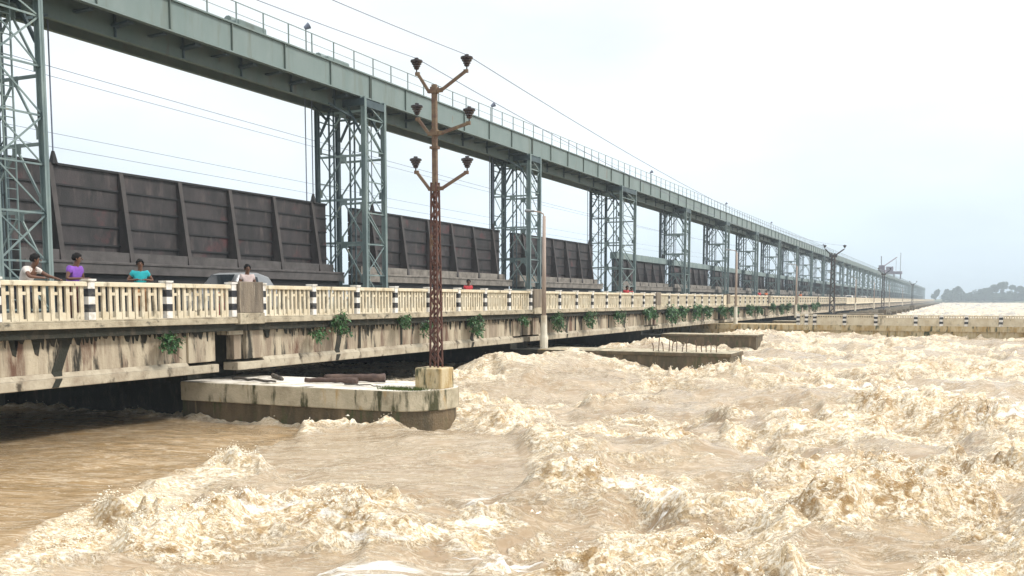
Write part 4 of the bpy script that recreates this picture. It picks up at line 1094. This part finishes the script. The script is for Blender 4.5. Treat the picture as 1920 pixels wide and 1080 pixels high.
# --- relief
wx = fbm(N1, X*.35, Y*.35, 3)*1.1; wy = fbm(N2, X*.35+40, Y*.35, 3)*1.1
ux, uy = X*.909+Y*.417, -X*.417+Y*.909
hbig = fbm(N1, X*.22+wx*.3, Y*.30+wy*.3, 3)*.55
r1 = ridged(N2, ux*.27+wx*.8, uy*.58+wy, 3, .5)
r2 = billow(N3, ux*.75+wx*1.6, uy*1.45+wy*1.6, 4, .5)
r3 = billow(N1, ux*3.0+wx*3+r2*.8, uy*4.8+wy*3, 3, .55)
b4 = fbm(N3, X*15, Y*15, 2, gain=.65)*sstep(34, 14, RR)
clump = foam_sp
H = np.full(X.shape, WATER)
H += hbig*(1-.6*under)*(1-.9*m_left)*(1-.6*m_plat)*(1-.7*np.exp(-((sdl-.3)/1.6)**2))
H += amp*(.42*(r1-.35)+.24*(r2-.3)*(.35+1.1*r1)+.05*(r3-.3)+.004*b4)*(1+.45*clump)+slick*(1-m_left)*(1-m_plat)*.20*(r1-.35)
hollow = (1-sstep(.12, .36, r2))  # hollows that take the brown of silty water and of painted shade
H += clump*.20*(1-slick)
# hydraulic mound along the edge of the smooth jet, foam tumbling downstream of it
edge = np.exp(-((sdl-.45)/.75)**2)*(Y < 16)*sstep(4, 9, Y+2)*(1-m_plat)
H += .06*edge*(1-m_plat)
H += -.10*m_left*sstep(-3, -.3, sdl)+.02*m_left
H += .22*gauss(X, Y, -9.9, 17.6, 3.2, 2.4)+.10*gauss(X, Y, -7.6, 13.4, 1.6, .8)
# jumps in the further bays
H += .85*gauss(X, Y, -16.0, 34, 2.2, 5.2)*(1-.3*sstep(38, 41, Y))+.30*gauss(X, Y, -13.2, 33, 2.5, 4)+.55*gauss(X, Y, -15.2, 39.5, 2.4, 2.2)*1.5+.42*gauss(X, Y, -8.3, 38.6, 1.2, 1.0)
H += .28*sstep(60, 78, Y)*(Y < 82)
H += .75*gauss(X, Y, -14.5, 51.5, 3.0, 5.5)+.5*gauss(X, Y, -9.0, 44.5, 2.0, 2.6)
H += .6*gauss(X, Y, -13.5, 72, 3.2, 6)
for yc in PIER_Y[4:20]: H += .45*gauss(X, Y, -13.5, yc+10, 3.5, 6)
# small ripples on the slicks
ux, uy = X*.909+Y*.417, -X*.417+Y*.909
H += slick*(.010*fbm(N1, ux*1.6+wx, uy*4.2+wy*2, 3)+.035*fbm(N2, ux*.5+wx, uy*1.1+wy, 2))
H += m_left*.03*ridged(N3, X*.8+wx, Y*1.2, 3)*sstep(-6, -1, sdl*1.0)
Xd = X+amp*(.09*fbm(N2, X*1.3+9, Y*1.3, 2)+.14*(r1-.4)+.02*fbm(N1, X*8, Y*8, 2)*sstep(34, 14, RR))
Yd = Y+amp*(.09*fbm(N3, X*1.3, Y*1.3+5, 2)+.02*fbm(N2, X*8, Y*8+7, 2)*sstep(34, 14, RR))
foam = np.clip((1-slick)*(.22+.9*(r1-.25)+.9*(r2-.30)+.3*(r3-.3)+.45*clump)+.55*edge*(1-m_left)*(1-m_plat), 0, 1)
white_ = np.clip(gauss(X, Y, -6.3, 12.7, .35, .8, .3)+gauss(X, Y, -4.3, 15.1, 1.3, .45, .3)+gauss(X, Y, -4.8, 10.9, 1.1, .6)+gauss(X, Y, -6.3, 9.2, 1.2, .6)+.8*gauss(X, Y, -.3, 36, 4, 1.6, .3)+.7*gauss(X, Y, 3, 27, 3, .8, .4)+.6*gauss(X, Y, -9.2, 10.3, 1.3, .4, .5)+.5*gauss(X, Y, -5.5, 23.7, 2.5, .5, .4), 0, 1)
foam = np.maximum(foam, .55*gauss(X, Y, -16.4, 34, 1.8, 6)+.1)
band = np.zeros(X.shape)
for P_ in ([(-19.1, 20.0), (-12.6, 20.0), (-11.5, 20.9), (-11.5, 21.7), (-12.6, 22.6), (-19.1, 22.6)], [(-26, 40.4), (-8.4, 40.4), (-8.4, 43), (-26, 43)], [(-26, 61), (-11.1, 61), (-11.1, 63.4), (-26, 63.4)], [(-26, 81.3), (46, 81.3), (46, 85.5), (-26, 85.5)]):
    d_ = poly_sd(P_, X, Y); s_ = .16+.006*RR
    band = np.maximum(band, np.exp(-np.clip(d_-.05, 0, 9)**2/s_**2)*np.clip(.55+1.6*fbm(N2, X*1.7, Y*1.7, 3), 0, 1))
H += .10*band*(RR < 120); foam = np.clip(foam+.75*band, 0, 1); m_left = m_left*(1-.9*band)
nr, nc = X.shape
verts = np.stack([Xd, Yd, H], -1).reshape(-1, 3).astype(np.float32)
idx = np.arange(nr*nc).reshape(nr, nc)
faces = np.stack([idx[:-1, :-1], idx[1:, :-1], idx[1:, 1:], idx[:-1, 1:]], -1).reshape(-1, 4)[:, ::-1]
me = bpy.data.meshes.new('water'); me.vertices.add(len(verts)); me.vertices.foreach_set('co', verts.ravel())
me.loops.add(faces.size); me.loops.foreach_set('vertex_index', faces.ravel().astype(np.int32))
me.polygons.add(len(faces)); me.polygons.foreach_set('loop_start', np.arange(0, faces.size, 4, dtype=np.int32))
me.polygons.foreach_set('loop_total', np.full(len(faces), 4, dtype=np.int32)); me.polygons.foreach_set('use_smooth', np.ones(len(faces), bool))
me.update()
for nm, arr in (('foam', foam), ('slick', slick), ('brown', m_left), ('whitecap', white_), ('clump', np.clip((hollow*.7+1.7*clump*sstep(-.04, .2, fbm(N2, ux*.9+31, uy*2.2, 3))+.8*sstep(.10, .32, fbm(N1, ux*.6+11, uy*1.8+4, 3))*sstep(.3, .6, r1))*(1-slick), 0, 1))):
    at_ = me.attributes.new(nm, 'FLOAT', 'POINT'); at_.data.foreach_set('value', arr.ravel().astype(np.float32))

wm = bpy.data.materials.new('silty_water'); wm.use_nodes = True; n = wm.node_tree; b = n.nodes['Principled BSDF']; k = n.links.new
def nd(t, **kw):
    x = n.nodes.new(t)
    for a, v in kw.items(): setattr(x, a, v)
    return x
def mathn(op, a, bb=None, c=None, clamp=False):
    x = nd('ShaderNodeMath', operation=op); x.use_clamp = clamp
    for i, v in enumerate((a, bb, c)):
        if v is None: continue
        if isinstance(v, (int, float)): x.inputs[i].default_value = v
        else: k(v, x.inputs[i])
    return x.outputs[0]
def attr(nm): x = nd('ShaderNodeAttribute', attribute_name=nm); return x.outputs['Fac']
tcw = nd('ShaderNodeTexCoord')
vr = nd('ShaderNodeVectorRotate', rotation_type='Z_AXIS'); vr.inputs['Angle'].default_value = -TH; k(tcw.outputs['Object'], vr.inputs['Vector'])
def noise(scale, stretch=(1, 1, 1), detail=6, dist=0, rough=.6, off=(0, 0, 0)):
    mpn = nd('ShaderNodeMapping'); mpn.inputs['Scale'].default_value = stretch; mpn.inputs['Location'].default_value = off; k(vr.outputs['Vector'], mpn.inputs['Vector'])
    x = nd('ShaderNodeTexNoise'); x.inputs['Scale'].default_value = scale; x.inputs['Detail'].default_value = detail; x.inputs['Roughness'].default_value = rough; x.inputs['Distortion'].default_value = dist
    k(mpn.outputs['Vector'], x.inputs['Vector']); return x.outputs['Fac']
def mixc(f, c1, c2):
    x = nd('ShaderNodeMixRGB')
    if isinstance(f, (int, float)): x.inputs['Fac'].default_value = f
    else: k(f, x.inputs['Fac'])
    for i, c in ((1, c1), (2, c2)):
        if isinstance(c, tuple): x.inputs[i].default_value = (*c, 1)
        else: k(c, x.inputs[i])
    return x.outputs['Color']
def ramp(v, lo, hi):
    x = nd('ShaderNodeMapRange'); x.interpolation_type = 'SMOOTHSTEP'; x.inputs['From Min'].default_value = lo; x.inputs['From Max'].default_value = hi; k(v, x.inputs['Value']); return x.outputs['Result']
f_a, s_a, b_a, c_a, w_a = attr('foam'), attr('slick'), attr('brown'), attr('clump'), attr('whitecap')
M_ = lambda a, bb: mathn('MULTIPLY', a, bb)
cen = lambda v: mathn('SUBTRACT', v, .5)
def ridge(v, w0, w1): return ramp(mathn('ABSOLUTE', cen(v)), w0, w1)
n_mid = noise(1.9, (.8, 1.5, 1), 7, 1.8, .6); n_fine = noise(7.5, (.8, 1.4, 1), 6, 1.6, .6, (3, 1, 0))
lace1 = ridge(noise(2.6, (.7, 1.6, 1), 6, 2.6, .58, (7, 3, 1)), .085, .0); lace2 = ridge(noise(7.0, (.8, 1.5, 1), 5, 2.0, .58, (1, 9, 4)), .10, .01)
lace3 = ridge(noise(19, (.8, 1.4, 1), 4, 1.5, .55, (5, 2, 2)), .11, .01)
lace = mathn('MAXIMUM', mathn('MAXIMUM', lace1, M_(lace2, .9)), M_(lace3, .5))
score = mathn('ADD', f_a, M_(cen(n_mid), 1.6)); score = mathn('ADD', score, M_(cen(n_fine), .9))
fbody = ramp(score, .30, .62)                                   # continuous froth
thin = M_(lace, ramp(mathn('ADD', f_a, M_(cen(n_mid), 1.2)), .02, .40))  # loose strands around it
fmask = mathn('MAXIMUM', fbody, thin)
silt = mixc(ramp(noise(.45, (.6, 1.8, 1), 5, .8), .35, .65), (0.31, 0.225, 0.14), (0.40, 0.31, 0.21))
brown = mixc(ramp(noise(.55, (.4, 1.6, 1), 5, 1.6, .55, (1, 5, 2)), .30, .72), (0.30, 0.20, 0.098), (0.35, 0.245, 0.135))
wcol = mixc(b_a, silt, brown)
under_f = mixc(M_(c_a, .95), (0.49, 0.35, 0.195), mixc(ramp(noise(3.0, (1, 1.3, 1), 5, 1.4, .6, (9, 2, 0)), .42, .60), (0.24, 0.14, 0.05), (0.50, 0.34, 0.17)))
top_f = mixc(ramp(n_fine, .40, .60), (0.81, 0.655, 0.43), (0.94, 0.87, 0.73))
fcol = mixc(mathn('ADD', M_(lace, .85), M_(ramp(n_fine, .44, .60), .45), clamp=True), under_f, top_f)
wn = mathn('ADD', M_(w_a, .42), M_(cen(noise(1.1, (.45, 2.0, 1), 7, 1.4, .62, (4, 8, 3))), 1.9))
white = ramp(wn, .24, .46)
fcol = mixc(M_(M_(c_a, ramp(noise(4.5, (.8, 1.5, 1), 5, 1.5, .6, (9, 2, 5)), .40, .60)), .85), fcol, (0.33, 0.195, 0.07))  # brown patches: silty water plus shade of the clumps put into the colour
fcol = mixc(white, fcol, (0.92, 0.90, 0.86))
fm2 = mathn('MAXIMUM', fmask, M_(white, .95)); fm2 = M_(fm2, mathn('SUBTRACT', 1.0, M_(b_a, .92)))
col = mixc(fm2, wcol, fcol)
# thin veils of foam drawn out along the flow on calm water
veil = M_(ramp(noise(1.1, (.40, 2.4, 1), 8, 1.8, .66, (2, 2, 9)), .56, .72), M_(s_a, .45))
veil = mathn('MAXIMUM', veil, M_(M_(ridge(noise(1.6, (.4, 2.2, 1), 6, 2.4, .6, (6, 6, 1)), .035, .0), s_a), .55))
col = mixc(veil, col, (0.72, 0.64, 0.51))
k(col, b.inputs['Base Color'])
rough = mathn('ADD', M_(fm2, .5), .13); k(rough, b.inputs['Roughness']); b.inputs['IOR'].default_value = 1.33
calm = mathn('ADD', M_(noise(1.7, (.5, 1.4, 1), 3, 1.2, .45, (8, 1, 1)), .50), M_(noise(6, (.6, 1.5, 1), 3, 1.0, .5, (2, 7, 1)), .05))
froth = mathn('ADD', M_(lace, .36), mathn('ADD', M_(n_fine, .35), M_(n_mid, .45)))
hsum = mathn('ADD', calm, M_(froth, fm2))
bp = nd('ShaderNodeBump'); bp.inputs['Distance'].default_value = .07; bp.inputs['Strength'].default_value = .7; k(hsum, bp.inputs['Height']); k(bp.outputs['Normal'], b.inputs['Normal'])
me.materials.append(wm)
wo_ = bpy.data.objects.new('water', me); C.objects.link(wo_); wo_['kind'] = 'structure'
# still deeper sheet that carries the river out to every side
m = MB(); m.quad((-3000, -600, -4.6), (3000, -600, -4.6), (3000, 1900, -4.6), (-3000, 1900, -4.6)); o = m.build('river_water', 'bank'); o['kind'] = 'structure'
m = MB(); m.quad((-1500, -60, -2.0), (-38, -60, -2.0), (-38, 1110, -2.0), (-1500, 1110, -2.0)); o = m.build('upstream_water', 'shirt_white'); o.data.materials[0] = M['bank']; o['kind'] = 'structure'

# spray: flecks and curls of froth thrown up along the crests
rs = np.random.RandomState(8)
w_ = ((foam > .72)*(RR < 42)*(foam-.6)*(RR**1.0)*(1+2.5*edge+2*np.clip(clump, 0, 1))*(r2 > .33)).ravel(); w_ = w_/w_.sum()
ids = rs.choice(len(w_), 13000, p=w_); P = verts[ids]
ns = len(P); sz = (.004+.008*rs.rand(ns)**2)*(1+np.linalg.norm(P[:, :2], axis=1)/26)
P = P+np.stack([rs.normal(0, .05, ns), rs.normal(0, .05, ns), np.abs(rs.normal(0, .045, ns))], -1)*(1+sz[:, None]*8)
base = np.array([(2.2, 0, 0), (-.6, .6, 0), (-.5, -.6, .1), (.4, 0, 1.0), (.1, .1, -.8)])
q = base[None]*sz[:, None, None]*(1+.5*rs.normal(0, 1, (ns, 5, 1)))
ang = rs.rand(ns)*6.28; ca, sa = np.cos(ang)[:, None], np.sin(ang)[:, None]
qx = q[..., 0]*ca-q[..., 1]*sa; qy = q[..., 0]*sa+q[..., 1]*ca
V_ = np.stack([qx+P[:, 0:1], qy+P[:, 1:2], q[..., 2]+P[:, 2:3]], -1).reshape(-1, 3)
F_ = (np.array([(0, 1, 3), (1, 2, 3), (2, 0, 3), (1, 0, 4), (2, 1, 4), (0, 2, 4)])[None]+5*np.arange(ns)[:, None, None]).reshape(-1, 3)
sm = bpy.data.meshes.new('foam_spray'); sm.from_pydata(V_.tolist(), [], F_.tolist()); sm.polygons.foreach_set('use_smooth', [True]*len(sm.polygons))
M['froth'] = mat('froth', (0.82, 0.72, 0.54), .8, col2=(0.90, 0.85, 0.75), nscale=1.5, lo=.4, hi=.6)
sm.materials.append(M['froth']); o = bpy.data.objects.new('foam_spray', sm); C.objects.link(o)
tag(o, 'cream froth and spray thrown up along the wave crests', 'spray', kind='stuff')

# ------------------------------------------------------------------ haze
hz = MB(); hz.box(-1600, 2200, -700, 2000, -8, 28); ho = hz.build('haze', 'wire'); ho['kind'] = 'stuff'
tag(ho, 'pale bluish haze over the river', 'haze', kind='stuff')
hm = bpy.data.materials.new('haze'); hm.use_nodes = True; hn = hm.node_tree; hn.nodes.clear()
out = hn.nodes.new('ShaderNodeOutputMaterial'); pv = hn.nodes.new('ShaderNodeVolumePrincipled')
pv.inputs['Color'].default_value = (0.80, 0.91, 1.0, 1); pv.inputs['Density'].default_value = 0.00065
hn.links.new(pv.outputs['Volume'], out.inputs['Volume']); ho.data.materials[0] = hm
